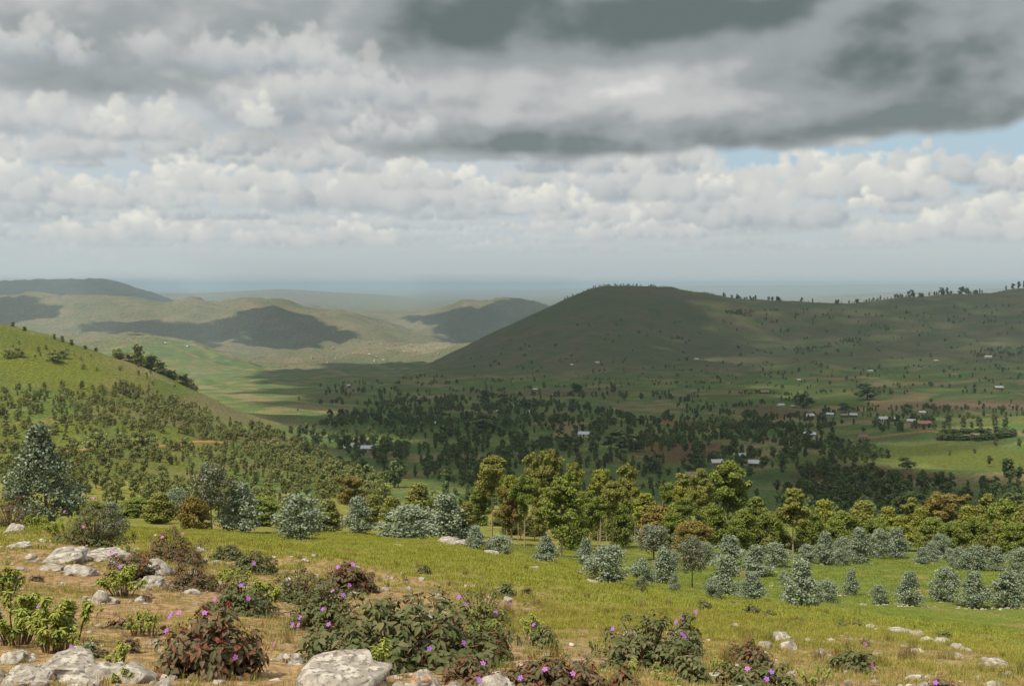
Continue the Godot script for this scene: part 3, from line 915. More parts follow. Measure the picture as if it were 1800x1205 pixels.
func make_near_trees() -> void:
	var blue := [Color(0.272, 0.325, 0.248), Color(0.330, 0.380, 0.300), Color(0.215, 0.268, 0.195), Color(0.165, 0.210, 0.118)]
	var kinds := []
	for k in 8:
		rng.seed = 300 + k
		kinds.append(tree_kind(2.6, 0.95, 0.03, 1 if k % 3 else 0, 78, 60, 0.095, blue, 0.32, 0.035, Color(0.20, 0.15, 0.10), 10, 0.1))
	rng.seed = 320
	var great := tree_kind(4.4, 1.7, 0.04, 1, 98, 108, 0.115, blue + [Color(0.09, 0.12, 0.08), Color(0.07, 0.10, 0.07)], 0.42, 0.06, Color(0.20, 0.14, 0.09), 14, 0.1)
	rng.seed = 322
	var leggy := tree_kind(3.0, 1.0, 0.30, 0, 70, 60, 0.095, [Color(0.20, 0.25, 0.19), Color(0.24, 0.29, 0.23), Color(0.155, 0.155, 0.085), Color(0.185, 0.140, 0.085)], 0.34, 0.03, Color(0.14, 0.10, 0.07), 10, 0.2)
	rng.seed = 4
	for k in SAPLINGS.size():
		var s: Array = SAPLINGS[k]
		var names := {0: "large conical blue-grey gum sapling standing above the crest shrubs", 1: "blue-grey gum sapling showing above the pink flowering shrub", 4: "slim blue-topped gum sapling on the crest with a bare lower stem", 5: "broad pale green gum bush beside the slim blue-topped sapling", 6: "pointed blue-grey gum sapling on the rim of the knoll", 7: "narrow blue-green gum sapling beyond the knoll's rim", 8: "wide low blue-grey gum sapling next to a taller one on the rim", 9: "tall rounded blue-grey gum sapling next to a wide low one on the rim", 18: "dark grey-green gum with a bare stem before the tall gum stand", 19: "dark topped gum sapling with a long bare stem beside the meadow", 26: "pyramid shaped blue-grey gum sapling alone in the near meadow"}
		var label: String = names.get(k, "blue-grey young gum growing around the green meadow" if k > 18 else "small blue-grey gum sapling along the rim of the knoll")
		var group := "" if names.has(k) else ("young gums round the meadow" if k > 18 else "gum saplings along the rim")
		var kd: Array = great if k == 0 else (leggy if k in [4, 18, 19] else kinds[k % 8])
		var o := put_tree("gum_sapling", kd, s[0], s[1], s[2] * 1.10, s[3] * 1.30, label, "sapling", group, 0.03)
	for k in 9:                                  # more of them fill the edge of the meadow
		var d := rng.randf_range(62.0, 112.0)
		var x := rng.randf_range(0.13, 0.60) * d
		if d < 88.0 and x > 0.24 * d: d = rng.randf_range(96.0, 116.0)
		var tall := rng.randf_range(1.2, 2.9)
		put_tree("gum_sapling", kinds[k % 8], x, -d, tall, tall * rng.randf_range(0.8, 1.1), "blue-grey young gum growing around the green meadow", "sapling", "young gums round the meadow", 0.03)
	# tall gums below the knoll
	var tints := [[Color(0.225, 0.245, 0.055), Color(0.265, 0.275, 0.068), Color(0.175, 0.200, 0.046), Color(0.250, 0.235, 0.070)],
		[Color(0.195, 0.250, 0.048), Color(0.245, 0.290, 0.060), Color(0.145, 0.190, 0.040), Color(0.180, 0.210, 0.050)],
		[Color(0.265, 0.285, 0.048), Color(0.310, 0.310, 0.058), Color(0.210, 0.235, 0.044)],
		[Color(0.265, 0.200, 0.055), Color(0.225, 0.180, 0.055), Color(0.205, 0.190, 0.048)]]
	var gums := []
	for k in 16:
		rng.seed = 340 + k
		if k / 4 == 2:                             # the lower, bushier ones
			gums.append(tree_kind(7.0, 2.3, 0.06, 0 if k % 2 else 2, 96, 150, 0.24, tints[k % 4], 0.74, 0.08, Color(0.30, 0.24, 0.17), 10, 0.4))
			continue
		gums.append(tree_kind(11.0, 2.5, [0.40, 0.26, 0.12, 0.50][k / 4], 2 if k % 4 < 3 or k < 4 else 0, 126, 150, 0.25, tints[k % 4], 0.66, 0.085, Color(0.36, 0.29, 0.20), 14, 0.5))
	rng.seed = 5
	var tone := ["olive", "leaf green", "yellow green", "russet tinged"]
	for k in GUMS.size():
		var g: Array = GUMS[k]
		var stand: bool = g[0] > -12.0 and g[0] < 46.0
		var low: int = (3 if g[2] > 8.5 and g[0] < 26.0 else (0 if g[2] > 8.5 else (1 if g[2] > 7.0 else 2))) if stand else (1 if g[2] > 9.0 else 2)
		var label := ""
		var group := ""
		var special := {0: "tall olive gum at the western edge of the gum stand, lone pale trunk", 5: "broad bright green gum in front of the stand on a long bare trunk", 15: "tallest dark green pointed gum with a white trunk", 17: "round orange-leaved young gum at the foot of the tallest gum", 12: "round russet gum at the eastern edge of the gum stand"}
		if special.has(k): label = special[k]
		else:
			group = ("gums of the tall stand, " if stand else ("gums on the lower slope, " if g[0] > 40.0 else "trees below the crest, ")) + tone[g[4]]
			label = (tone[g[4]] + " gum in the close stand of tall trunks") if stand else ((tone[g[4]] + " gum in the belt of trees beyond the meadow") if g[0] > 40.0 else (tone[g[4]] + " bushy tree in the hollow behind the rim saplings"))
		put_tree("gum_tree", gums[low * 4 + g[4]], g[0], g[1], g[2], maxf(g[3] * (1.36 if low < 3 else 1.3), 2.8), label, "tree", group, 0.1)
	for k in 16:                                  # the belt of trees goes on to the east
		var z := rng.randf_range(-180.0, -140.0)
		put_tree("gum_tree", gums[8 + k % 4], rng.randf_range(0.53, 0.68) * -z, z, rng.randf_range(5.0, 9.0), rng.randf_range(4.0, 6.0), "bushy gum at the eastern end of the belt of trees beyond the meadow", "tree", "gums at the eastern end of the belt", 0.1)
	for k in 26:                                  # slim trunks deeper in the stand
		var z := rng.randf_range(-185.0, -128.0)
		var x := rng.randf_range(-0.02, 0.19) * -z
		put_tree("gum_tree", gums[12 + k % 3], x, z, rng.randf_range(7.0, 10.5), rng.randf_range(3.0, 4.4), "slim gum with a thin bare trunk deep in the close stand", "tree", "slim gums deep in the stand", 0.1)


func make_understorey() -> void:
	rng.seed = 6
	var kinds := []
	for k in 4:
		kinds.append(tree_kind(3.0, 1.6, 0.0, 0, 40, 70, 0.26, [Color(0.150, 0.165, 0.042), Color(0.115, 0.135, 0.036), Color(0.180, 0.175, 0.050)], 0.6, 0.05, Color(0.16, 0.12, 0.08), 5))
	for k in 58:
		var z := rng.randf_range(-215.0, -118.0)
		var x := rng.randf_range(-0.09, 0.56) * -z
		if x < 0.135 * -z and z > -172.0: z -= 45.0
		put_tree("understorey_bush", kinds[k % 4], x, z, rng.randf_range(1.6, 4.2), rng.randf_range(2.6, 4.6), "low olive bush growing under the gum trees", "bush", "bushes under the gums", 0.1)

# ---------------------------------------------------------------- woods of the valley and the hills
const WOODS := [
	["valley", 950, 5.0, 11.0, 0.35, -161.0, -666.0, -186.0, -1155.0, -111.0, -1376.0, 78.0, -1357.0, 156.0, -1041.0, 100.0, -692.0, 28.0, -477.0, -22.0, -383.0, -56.0, -374.0, -103.0, -526.0],
	["valley", 330, 5.0, 10.0, 0.35, 169.0, -1128.0, 252.0, -973.0, 252.0, -662.0, 200.0, -558.0, 151.0, -546.0, 86.0, -531.0, 42.0, -484.0],
	["valley", 190, 5.0, 9.0, 0.4, 239.0, -1389.0, 301.0, -1005.0, 340.0, -894.0, 224.0, -777.0, 146.0, -845.0],
	["valley", 170, 5.0, 9.0, 0.3, 163.0, -555.0, 188.0, -464.0, 198.0, -390.0, 186.0, -339.0, 149.0, -322.0, 111.0, -385.0],
	["valley", 120, 6.0, 11.0, 0.5, -318.0, -1630.0, 266.0, -1547.0, 279.0, -1389.0, -247.0, -1267.0],
	["valley", 130, 4.0, 8.0, 0.5, -334.0, -1455.0, 713.0, -1380.0, 234.0, -405.0, -60.0, -369.0],
	["valley", 110, 4.0, 8.0, 0.3, 303.0, -1097.0, 435.0, -1022.0, 363.0, -841.0, 246.0, -891.0],
	["valley", 80, 4.0, 8.0, 0.3, 531.0, -1283.0, 677.0, -1240.0, 513.0, -939.0, 413.0, -997.0],
	["valley", 300, 4.0, 9.0, 0.72, -443.0, -2272.0, -114.0, -1984.0, 450.0, -1962.0, 1040.0, -1910.0, 772.0, -1415.0, -311.0, -1591.0],
	["slope", 170, 4.0, 8.0, 0.75, -134.0, -2329.0, 142.0, -2476.0, 528.0, -2640.0, 1362.0, -2509.0, 981.0, -1800.0, -120.0, -2085.0],
	["slope", 150, 4.0, 9.0, 0.6, 516.0, -2738.0, 808.0, -2830.0, 1466.0, -2702.0, 1362.0, -2509.0, 598.0, -2614.0],
	["hillside", 640, 2.8, 5.5, 0.12, -301.0, -583.0, -266.0, -626.0, -261.0, -663.0, -230.0, -690.0, -179.0, -649.0, -130.0, -549.0, -131.0, -485.0, -225.0, -433.0],
	["hillside", 460, 2.5, 6.0, 0.2, -225.0, -433.0, -122.0, -503.0, -73.0, -397.0, -48.0, -317.0, -59.0, -214.0, -126.0, -243.0],
	["hillside", 28, 2.5, 4.5, 0.3, -368.0, -714.0, -303.0, -746.0, -242.0, -741.0, -230.0, -666.0, -282.0, -683.0, -335.0, -650.0],
	["hillside", 300, 4.0, 8.0, 0.2, -176.0, -663.0, -124.0, -634.0, -58.0, -420.0, -33.0, -283.0, -65.0, -329.0, -125.0, -515.0],
	["slope", 90, 4.0, 8.0, 0.0, 662.0, -2337.0, 764.0, -2427.0, 859.0, -2459.0, 836.0, -2376.0, 707.0, -2287.0, 641.0, -2239.0],
	["slope", 90, 4.0, 8.0, 0.0, 983.0, -2145.0, 1180.0, -2169.0, 1122.0, -2061.0, 952.0, -2051.0],
	["slope", 60, 4.0, 8.0, 0.1, 578.0, -2734.0, 676.0, -2752.0, 644.0, -2684.0, 582.0, -2680.0],
	["slope", 130, 3.0, 6.0, 0.6, 0.0, -2120.0, 493.0, -2152.0, 1098.0, -2017.0, 924.0, -1696.0, 0.0, -1855.0],
	["valley", 46, 4.0, 8.0, 0.0, -203.0, -1357.0, 0.0, -1514.0, 0.0, -1474.0, -195.0, -1305.0],
	["valley", 40, 4.0, 8.0, 0.0, 207.0, -1283.0, 394.0, -1371.0, 386.0, -1344.0, 201.0, -1246.0],
	["valley", 40, 4.0, 8.0, 0.0, 361.0, -1164.0, 577.0, -1254.0, 561.0, -1219.0, 347.0, -1119.0],
	["valley", 44, 4.0, 8.0, 0.0, 175.0, -798.0, 255.0, -671.0, 249.0, -654.0, 168.0, -769.0],
	["valley", 40, 4.0, 7.0, 0.0, 0.0, -1730.0, 397.0, -1730.0, 392.0, -1708.0, 0.0, -1691.0],
	["valley", 40, 4.0, 7.0, 0.0, 352.0, -1531.0, 666.0, -1547.0, 658.0, -1529.0, 345.0, -1501.0],
	["hillside", 90, 5.0, 9.0, 0.0, -311.0, -772.0, -252.0, -775.0, -256.0, -830.0, -285.0, -830.0, -320.0, -800.0],
	["valley", 240, 3.0, 7.0, 0.05, -19.0, -235.0, 39.0, -225.0, 129.0, -225.0, 263.0, -460.0, -37.0, -460.0],
]
const MARKED := [
	[495.0, -1380.0, 25.2, 30.0, 0],
	[381.0, -1294.0, 20.7, 25.1, 0],
	[407.0, -1205.0, 13.8, 17.9, 0],
	[436.0, -1090.0, 13.7, 11.2, 0],
	[-34.94, -1267.0, 23.2, 9.4, 3],
	[-10.50, -1305.0, 16.4, 19.4, 0],
	[104.79, -1547.0, 12.4, 8.8, 3],
	[99.46, -1547.0, 12.4, 8.0, 3],
	[-28.30, -894.0, 19.4, 25.5, 0],
	[17.55, -1221.0, 15.4, 20.9, 0],
	[-75.30, -1048.0, 15.6, 12.0, 0],
	[153.05, -681.0, 14.0, 4.7, 3],
	[80.42, -735.0, 15.1, 23.5, 0],
	[-287.0, -760.0, 16.5, 11.3, 2],
	[-281.0, -770.0, 13.2, 13.2, 2],
	[-272.0, -765.0, 11.4, 11.4, 2],
	[-256.0, -770.0, 9.7, 11.4, 2],
	[-297.0, -770.0, 8.8, 9.7, 2],
	[-306.0, -770.0, 6.2, 7.9, 2],
	[-265.0, -772.0, 8.8, 10.6, 2],
	[-270.0, -900.0, 8.2, 8.2, 2],
	[-334.0, -671.0, 6.9, 7.7, 0],
	[-337.0, -663.0, 6.1, 6.1, 0],
	[-315.0, -681.0, 7.0, 10.1, 0],
	[-317.0, -697.0, 6.4, 7.2, 0],
	[-350.0, -760.0, 4.8, 3.0, 2],
	[-344.0, -760.0, 5.2, 3.5, 2],
	[-337.0, -760.0, 5.2, 3.9, 2],
	[-382.0, -760.0, 3.9, 3.5, 2],
	[-373.0, -760.0, 3.9, 3.9, 2],
	[-327.0, -760.0, 3.5, 3.9, 2],
	[-319.0, -760.0, 3.5, 3.9, 2],
	[-187.98, -447.0, 9.2, 10.7, 0],
	[-183.17, -464.0, 7.4, 6.9, 0],
	[-175.63, -462.0, 9.0, 7.9, 0],
	[-172.31, -469.0, 8.6, 7.0, 0],
	[-157.98, -473.0, 7.0, 5.9, 0],
	[-162.93, -944.0, 14.0, 5.9, 3],
	[-147.86, -989.0, 13.6, 5.1, 3],
	[-72.15, -626.0, 9.3, 7.2, 0],
	[-80.07, -385.0, 7.5, 3.5, 2],
	[-79.32, -404.0, 6.9, 3.2, 2],
	[-99.53, -437.0, 5.5, 2.5, 2],
	[405.0, -919.0, 11.6, 4.7, 3],
	[409.0, -895.0, 10.2, 3.6, 3],
	[421.0, -890.0, 12.2, 4.6, 3],
	[440.0, -901.0, 11.3, 4.1, 3],
	[438.0, -878.0, 11.0, 4.0, 3],
	[210.0, -524.0, 7.2, 7.8, 0],
	[234.0, -465.0, 9.0, 5.8, 2],
	[240.0, -630.0, 7.2, 4.3, 2],
]
const CREST := [228.0, 5.0, 268.0, 6.0, 347.0, 3.0, 158.0, 7.0, 234.0, 4.0, 462.0, 5.0, 412.0, 5.0, 351.0, 3.0, 350.0, 7.0, 316.0, 6.0, 361.0, 3.0, 388.0, 6.0, 247.0, 3.0, 421.0, 5.0, 376.0, 7.0, 375.0, 7.0, 276.0, 7.0, 291.0, 7.0, 425.0, 3.0, 196.0, 4.0, 452.0, 5.0, 348.0, 4.0, 311.0, 5.0, 263.0, 6.0, 335.0, 7.0, 365.0, 7.0, 419.0, 8.0, 361.0, 3.0, 420.0, 8.0, 433.0, 5.0, 375.0, 4.0, 411.0, 6.0, 242.0, 3.0, 418.0, 8.0, 182.0, 7.0, 281.0, 3.0, 245.0, 7.0, 424.0, 3.0, 344.0, 3.0, 376.0, 4.0, 426.0, 8.0, 310.0, 8.0, 250.0, 3.0, 339.0, 3.0, 215.0, 5.0, 343.0, 3.0, 167.0, 7.0, 251.0, 8.0, 431.0, 5.0, 296.0, 5.0, 353.0, 6.0, 327.0, 6.0, 445.0, 5.0, 287.0, 6.0, 228.0, 4.0, 456.0, 5.0, 324.0, 3.0, 282.0, 6.0, 160.0, 6.0, 349.0, 3.0, 592.0, 4.0, 603.0, 3.0, 608.0, 4.0, 467.0, 3.0, 602.0, 5.0, 515.0, 4.0, 585.0, 3.0, 538.0, 3.0, 539.0, 4.0, 525.0, 4.0, 622.0, 3.0, 580.0, 4.0, 527.0, 3.0, 628.0, 3.0, 805.0, 9.0, 803.0, 12.0, 804.0, 11.0, 800.0, 13.0, 708.0, 8.0, 703.0, 6.0, 734.0, 6.0, 733.0, 11.0, 727.0, 7.0, 717.0, 11.0, 1163.0, 7.0, 1171.0, 11.0, 1165.0, 8.0, 1177.0, 8.0, 1143.0, 6.0, 678.0, 13.0, 637.0, 12.0, 675.0, 6.0, 663.0, 10.0, 641.0, 9.0, 906.0, 12.0, 873.0, 13.0, 894.0, 5.0, 1299.0, 12.0, 1314.0, 9.0, 1278.0, 4.0, 1293.0, 7.0, 1286.0, 10.0, 1099.0, 5.0, 1083.0, 5.0, 1089.0, 11.0, 1071.0, 5.0, 813.0, 6.0, 1280.0, 11.0, 1301.0, 12.0, 700.0, 6.0, 689.0, 5.0, 690.0, 7.0, 1307.0, 5.0, 1037.0, 12.0, 721.0, 5.0, 728.0, 8.0, 720.0, 7.0, 734.0, 13.0, 722.0, 4.0, 1233.0, 9.0, 677.0, 8.0, 681.0, 11.0, 685.0, 7.0, 685.0, 9.0, 1226.0, 4.0, 1210.0, 6.0, 1212.0, 11.0, 1230.0, 6.0, 774.0, 12.0, 1279.0, 5.0, 1273.0, 11.0, 1257.0, 12.0, 1068.0, 9.0, 1061.0, 5.0, 1077.0, 6.0, 1077.0, 11.0, 679.0, 8.0, 1299.0, 11.0, 1323.0, 10.0, 1322.0, 11.0, 1409.0, 13.0, 1416.0, 9.0, 1402.0, 9.0, 1409.0, 5.0, 1397.0, 12.0, 797.0, 6.0, 784.0, 12.0, 807.0, 6.0, 1103.0, 8.0, 1122.0, 6.0, 1154.0, 13.0, 978.0, 11.0, 981.0, 8.0, 975.0, 10.0, 993.0, 5.0, 983.0, 11.0, 1398.0, 12.0, 1378.0, 5.0, 1383.0, 9.0, 1376.0, 12.0, 1392.0, 11.0, 1177.0, 9.0, 1160.0, 12.0, 1172.0, 7.0, 1187.0, 6.0, 1131.0, 7.0, 1110.0, 13.0, 1032.0, 6.0, 1016.0, 10.0, 1026.0, 5.0, 1043.0, 12.0, 1038.0, 11.0, 1347.0, 6.0, 1228.0, 5.0, 1228.0, 12.0, 1235.0, 11.0, 1237.0, 10.0, 1239.0, 5.0, 1233.0, 5.0, 802.0, 11.0, 725.0, 5.0, 1200.0, 22.0, 1210.0, 15.0, 1294.0, 22.0, 1311.0, 21.0, 1354.0, 22.0, 1371.0, 19.0, 1509.0, 17.0, 1526.0, 21.0, 1543.0, 21.0, 1488.0, 14.0]
const HEDGE := [339.0, -721.0, 23.9, 26.0]
var w_clump := noise(61, 0.014, 3)
func make_woods() -> void:
	var dark := [Color(0.110, 0.160, 0.055), Color(0.145, 0.195, 0.068), Color(0.090, 0.135, 0.050), Color(0.155, 0.185, 0.075)]
	var olive := [Color(0.205, 0.245, 0.075), Color(0.245, 0.270, 0.088), Color(0.175, 0.210, 0.066), Color(0.245, 0.240, 0.098)]
	var bark := Color(0.10, 0.08, 0.06)
	var sets := {"valley": [], "slope": [], "hillside": []}
	for k in 6:
		rng.seed = 400 + k
		sets.valley.append(tree_kind(8.0, [3.2, 2.6, 1.5, 3.4, 2.2, 1.2][k], [0.15, 0.12, 0.10, 0.3, 0.05, 0.1][k], [0, 0, 2, 4, 0, 3][k], 22, 26, 0.9, dark, 1.0, 0.16, bark, 3))
		sets.slope.append(tree_kind(6.0, [2.6, 2.2, 1.4, 2.8, 2.4, 1.6][k], 0.08, [0, 0, 2, 4, 0, 0][k], 12, 18, 1.1, dark, 1.0, 0.15, bark, 2))
		sets.hillside.append(tree_kind(6.0, [2.6, 2.2, 1.5, 2.6, 2.4, 1.7][k], [0.10, 0.15, 0.08, 0.25, 0.02, 0.1][k], [0, 4, 2, 4, 0, 0][k], 30, 34, 0.5, olive, 0.72, 0.11, bark, 4))
	var all := {"valley": [], "slope": [], "hillside": []}
	rng.seed = 8
	for w in WOODS:
		var poly := PackedVector2Array()
		for k in range(5, w.size(), 2): poly.append(Vector2(w[k], w[k + 1]))
		var lo := poly[0]
		var hi := poly[0]
		for p in poly:
			lo = lo.min(p); hi = hi.max(p)
		var left: int = w[1]
		var tries := 0
		while left > 0 and tries < 60000:
			tries += 1
			var p := Vector2(rng.randf_range(lo.x, hi.x), rng.randf_range(lo.y, hi.y))
			if not Geometry2D.is_point_in_polygon(p, poly): continue
			if w[0] == "hillside" and p.x < -150.0 and p.x > -215.0 and absf(p.y + 437.0 + 1.45 * (p.x + 211.0)) < 22.0 and rng.randf() < 0.85: continue
			if w_clump.get_noise_2d(p.x, p.y) < w[4] - 0.42 + rng.randf_range(-0.25, 0.25): continue
			all[w[0]].append([0.0, p.x, p.y, rng.randf_range(w[2], w[3]) * rng.randf_range(0.8, 1.15)])
			left -= 1
	var said := {"valley": ["valley_tree", "dark tree among the smallholdings of the shaded valley", "trees of the valley floor", "valley_woodland", "distant dark trees over the valley floor"],
		"slope": ["slope_tree", "small dark tree on the moorland slope of the round-topped hill", "trees on the moorland slope", "slope_scrub", "small distant trees on the moorland slopes"],
		"hillside": ["hillside_tree", "olive green tree on the grassy western hillside", "trees on the western hillside", "hillside_scrub", "scrubby trees on the western hillside"]}
	var looks := {"valley": ["broad round", "round", "tall pointed", "flat-topped", "low bushy", "narrow columnar"], "slope": ["broad round", "round", "pointed", "flat-topped", "bushy", "narrow"], "hillside": ["broad round", "flat-topped", "tall pointed", "spreading", "low round", "narrow"]}
	for s in all:
		var list: Array = all[s]
		for t in list: t[0] = t[3] / Vector2(t[1], t[2]).length()
		list.sort()
		list.reverse()
		var rest: Array[Array] = [[], [], [], [], [], []]
		for k in list.size():
			var t: Array = list[k]
			var kd: int = rng.randi() % 6
			var kind: Array = sets[s][kd]
			if k < (300 if s != "slope" else 120):
				put_tree(said[s][0], kind, t[1], t[2], t[3], 2.0 * kind[3] * t[3] / kind[2] * rng.randf_range(0.85, 1.25), looks[s][kd] + " " + said[s][1], "tree", looks[s][kd] + " " + said[s][2], 0.2)
			else: rest[kd].append(t)
		var mass := Node3D.new()
		mass.name = said[s][3]
		add_child(mass)
		tag(mass, said[s][4], "trees", "", "stuff")
		for kd in 6:
			if rest[kd].is_empty(): continue
			scatter("foliage", sets[s][kd][0], m_leaf, rest[kd], sets[s][kd][2], mass)
	# trees that stand out
	rng.seed = 9
	for t in MARKED:
		var d: float = -t[1]
		var west: bool = t[0] < -0.2 * d and d < 1000.0
		var kind: Array = sets["hillside" if west else "valley"][[0, 0, 2, 5][t[4]]]
		var label: String = ("dark upright tree on the spur of the western hillside" if d > 700.0 else "bushy tree standing out on the western hillside") if west else (["broad dark spreading tree standing out in the valley fields", "", "slender tree at the edge of the valley fields", "dark columnar tree standing up from the valley fields"][t[4]])
		put_tree("hillside_tree" if west else "valley_tree", kind, t[0], t[1], t[2], t[3] * 1.3, label, "tree", label.replace("tree", "trees"), 0.3)
	for k in range(0, CREST.size(), 2):
		var best := Vector2(CREST[k], -3000.0)
		var most := -1e9
		for j in 25:                              # the tree stands on the very crest
			var z := -2700.0 - 25.0 * j
			var x: float = CREST[k] * z / -3000.0
			var rise := height(x, z) / -z
			if rise > most:
				most = rise; best = Vector2(x, z)
		var kd: Array = sets.slope[rng.randi() % 6]
		put_tree("crest_tree", kd, best.x, best.y, CREST[k + 1] * 1.15, 2.0 * kd[3] * CREST[k + 1] / kd[2] * rng.randf_range(0.8, 1.2), "tiny dark tree on the skyline of the long hill", "tree", "trees along the hill's skyline", 0.8)
	# the hedge round the compound
	for k in 44:
		var a := TAU * k / 44.0
		var x: float = HEDGE[0] + cos(a) * HEDGE[2] * rng.randf_range(0.92, 1.05)
		var z: float = HEDGE[1] + sin(a) * HEDGE[3] * rng.randf_range(0.9, 1.1)
		put_tree("hedge_shrub", sets.valley[[0, 1, 4][k % 3]], x, z, rng.randf_range(4.5, 7.0), rng.randf_range(6.0, 9.0), "dark shrub in the oval hedge round the farmyard", "shrub", "shrubs of the oval hedge", 0.5)

func scatter(called: String, mesh: Mesh, m: Material, list: Array, tall: float, parent: Node3D) -> void:
	var mm := MultiMesh.new()
	mm.transform_format = MultiMesh.TRANSFORM_3D
	mm.use_colors = true
	mm.mesh = mesh
	mm.instance_count = list.size()
	for k in list.size():
		var t: Array = list[k]
		var sc: float = t[3] / tall
		var b := Basis(Vector3.UP, rng.randf() * TAU).scaled(Vector3(sc * rng.randf_range(0.85, 1.3), sc, sc * rng.randf_range(0.85, 1.3)))
		mm.set_instance_transform(k, Transform3D(b, Vector3(t[1], height(t[1], t[2]) - 0.2, t[2])))
		var v := rng.randf_range(0.75, 1.25)
		mm.set_instance_color(k, Color(v * rng.randf_range(0.9, 1.15), v, v * rng.randf_range(0.85, 1.1)))
	var o := MultiMeshInstance3D.new()
	o.name = called
	o.multimesh = mm
	o.material_override = m
	parent.add_child(o, true)

# ---------------------------------------------------------------- houses and roads
const HOUSES := [
	[-106.05, -662.0, 13.6, 0],
	[-91.02, -622.0, 7.8, 0],
	[-116.27, -771.0, 7.0, 1],
	[63.11, -856.0, 10.8, 0],
	[-87.29, -979.0, 5.0, 0],
	[-76.28, -982.0, 4.5, 0],
	[-12.87, -1119.0, 9.0, 0],
	[19.82, -1149.0, 5.9, 0],
	[88.43, -787.0, 5.4, 0],
	[93.70, -782.0, 4.5, 0],
	[144.13, -581.0, 9.3, 0],
	[149.18, -647.0, 5.9, 0],
	[122.48, -590.0, 6.1, 0],
	[99.21, -546.0, 5.6, 2],
	[253.0, -840.0, 9.6, 0],
	[255.0, -822.0, 5.6, 1],
	[309.0, -1030.0, 10.6, 0],
	[335.0, -1041.0, 7.1, 0],
	[347.0, -1005.0, 6.9, 0],
	[359.0, -961.0, 11.0, 0],
	[383.0, -990.0, 9.1, 3],
	[380.0, -941.0, 7.5, 0],
	[382.0, -919.0, 12.6, 1],
	[355.0, -1307.0, 9.0, 0],
	[369.0, -1296.0, 5.9, 0],
	[461.0, -1112.0, 6.4, 0],
	[744.0, -1514.0, 12.1, 0],
	[976.0, -2034.0, 12.8, 3],
	[856.0, -2004.0, 9.2, 0],
	[397.0, -2137.0, 8.5, 0],
	[124.26, -2065.0, 7.1, 3],
	[178.09, -2071.0, 8.3, 0],
	[37.26, -1622.0, 5.6, 0],
	[63.30, -1469.0, 11.8, 2],
	[387.0, -1524.0, 15.7, 2],
	[677.0, -1873.0, 8.6, 0],
	[506.0, -1748.0, 7.0, 0],
	[-310.0, -1882.0, 7.5, 0],
	[-307.0, -2329.0, 8.0, 3],
	[325.0, -711.0, 6.5, 2],
	[336.0, -717.0, 5.7, 2],
	[277.0, -780.0, 5.3, 1],
	[339.0, -1009.0, 5.8, 2],
]
const VILLAGE := [-666.0, -6088.0, -936.0, -4644.0, -569.0, -5486.0, -604.0, -4636.0, -594.0, -5273.0, -816.0, -5459.0, -899.0, -5221.0, -583.0, -5317.0, -367.0, -4944.0, -412.0, -7216.0, -459.0, -6633.0, -844.0, -5273.0, -420.0, -7133.0, -710.0, -4936.0, -820.0, -4361.0, -1014.0, -5170.0, -836.0, -5578.0, -802.0, -5060.0, -914.0, -4912.0, -496.0, -5441.0, -439.0, -4847.0, -910.0, -4768.0, -272.0, -4471.0, -352.0, -5596.0, -814.0, -5291.0, -1024.0, -5689.0, -323.0, -4912.0, -829.0, -4463.0, -326.0, -4398.0, -594.0, -4896.0, -826.0, -4912.0, -520.0, -5343.0, -901.0, -4936.0, -634.0, -4575.0, -448.0, -5230.0, -922.0, -4953.0, -687.0, -5468.0, -488.0, -5550.0, -407.0, -4928.0, -909.0, -5282.0, -643.0, -5204.0, -342.0, -5204.0, -524.0, -5334.0, -658.0, -4815.0, -295.0, -5615.0, -648.0, -5093.0, -906.0, -5832.0, -833.0, -5813.0, -625.0, -6058.0, -804.0, -5514.0, -745.0, -5861.0, -786.0, -5308.0, -573.0, -5247.0, -895.0, -5504.0, -561.0, -6418.0, -863.0, -5699.0, -393.0, -4560.0, -637.0, -7980.0, -383.0, -5559.0, -962.0, -5784.0, -769.0, -5841.0, -408.0, -4500.0, -672.0, -5727.0, -642.0, -5949.0, -491.0, -5273.0, -746.0, -5486.0, -555.0, -5477.0, -660.0, -5085.0, -843.0, -4744.0, -1295.0, -3704.0, -1274.0, -3704.0, -1261.0, -3704.0, -1210.0, -3704.0, -918.0, -4928.0, -846.0, -4760.0]
const ROADS := [
	[5.0, -211.0, -437.0, -195.02, -451.0, -183.60, -462.0, -171.06, -479.0, -163.01, -510.0, -152.80, -531.0],
	[4.0, 265.0, -780.0, 297.0, -782.0, 330.0, -776.0, 345.0, -748.0],
]
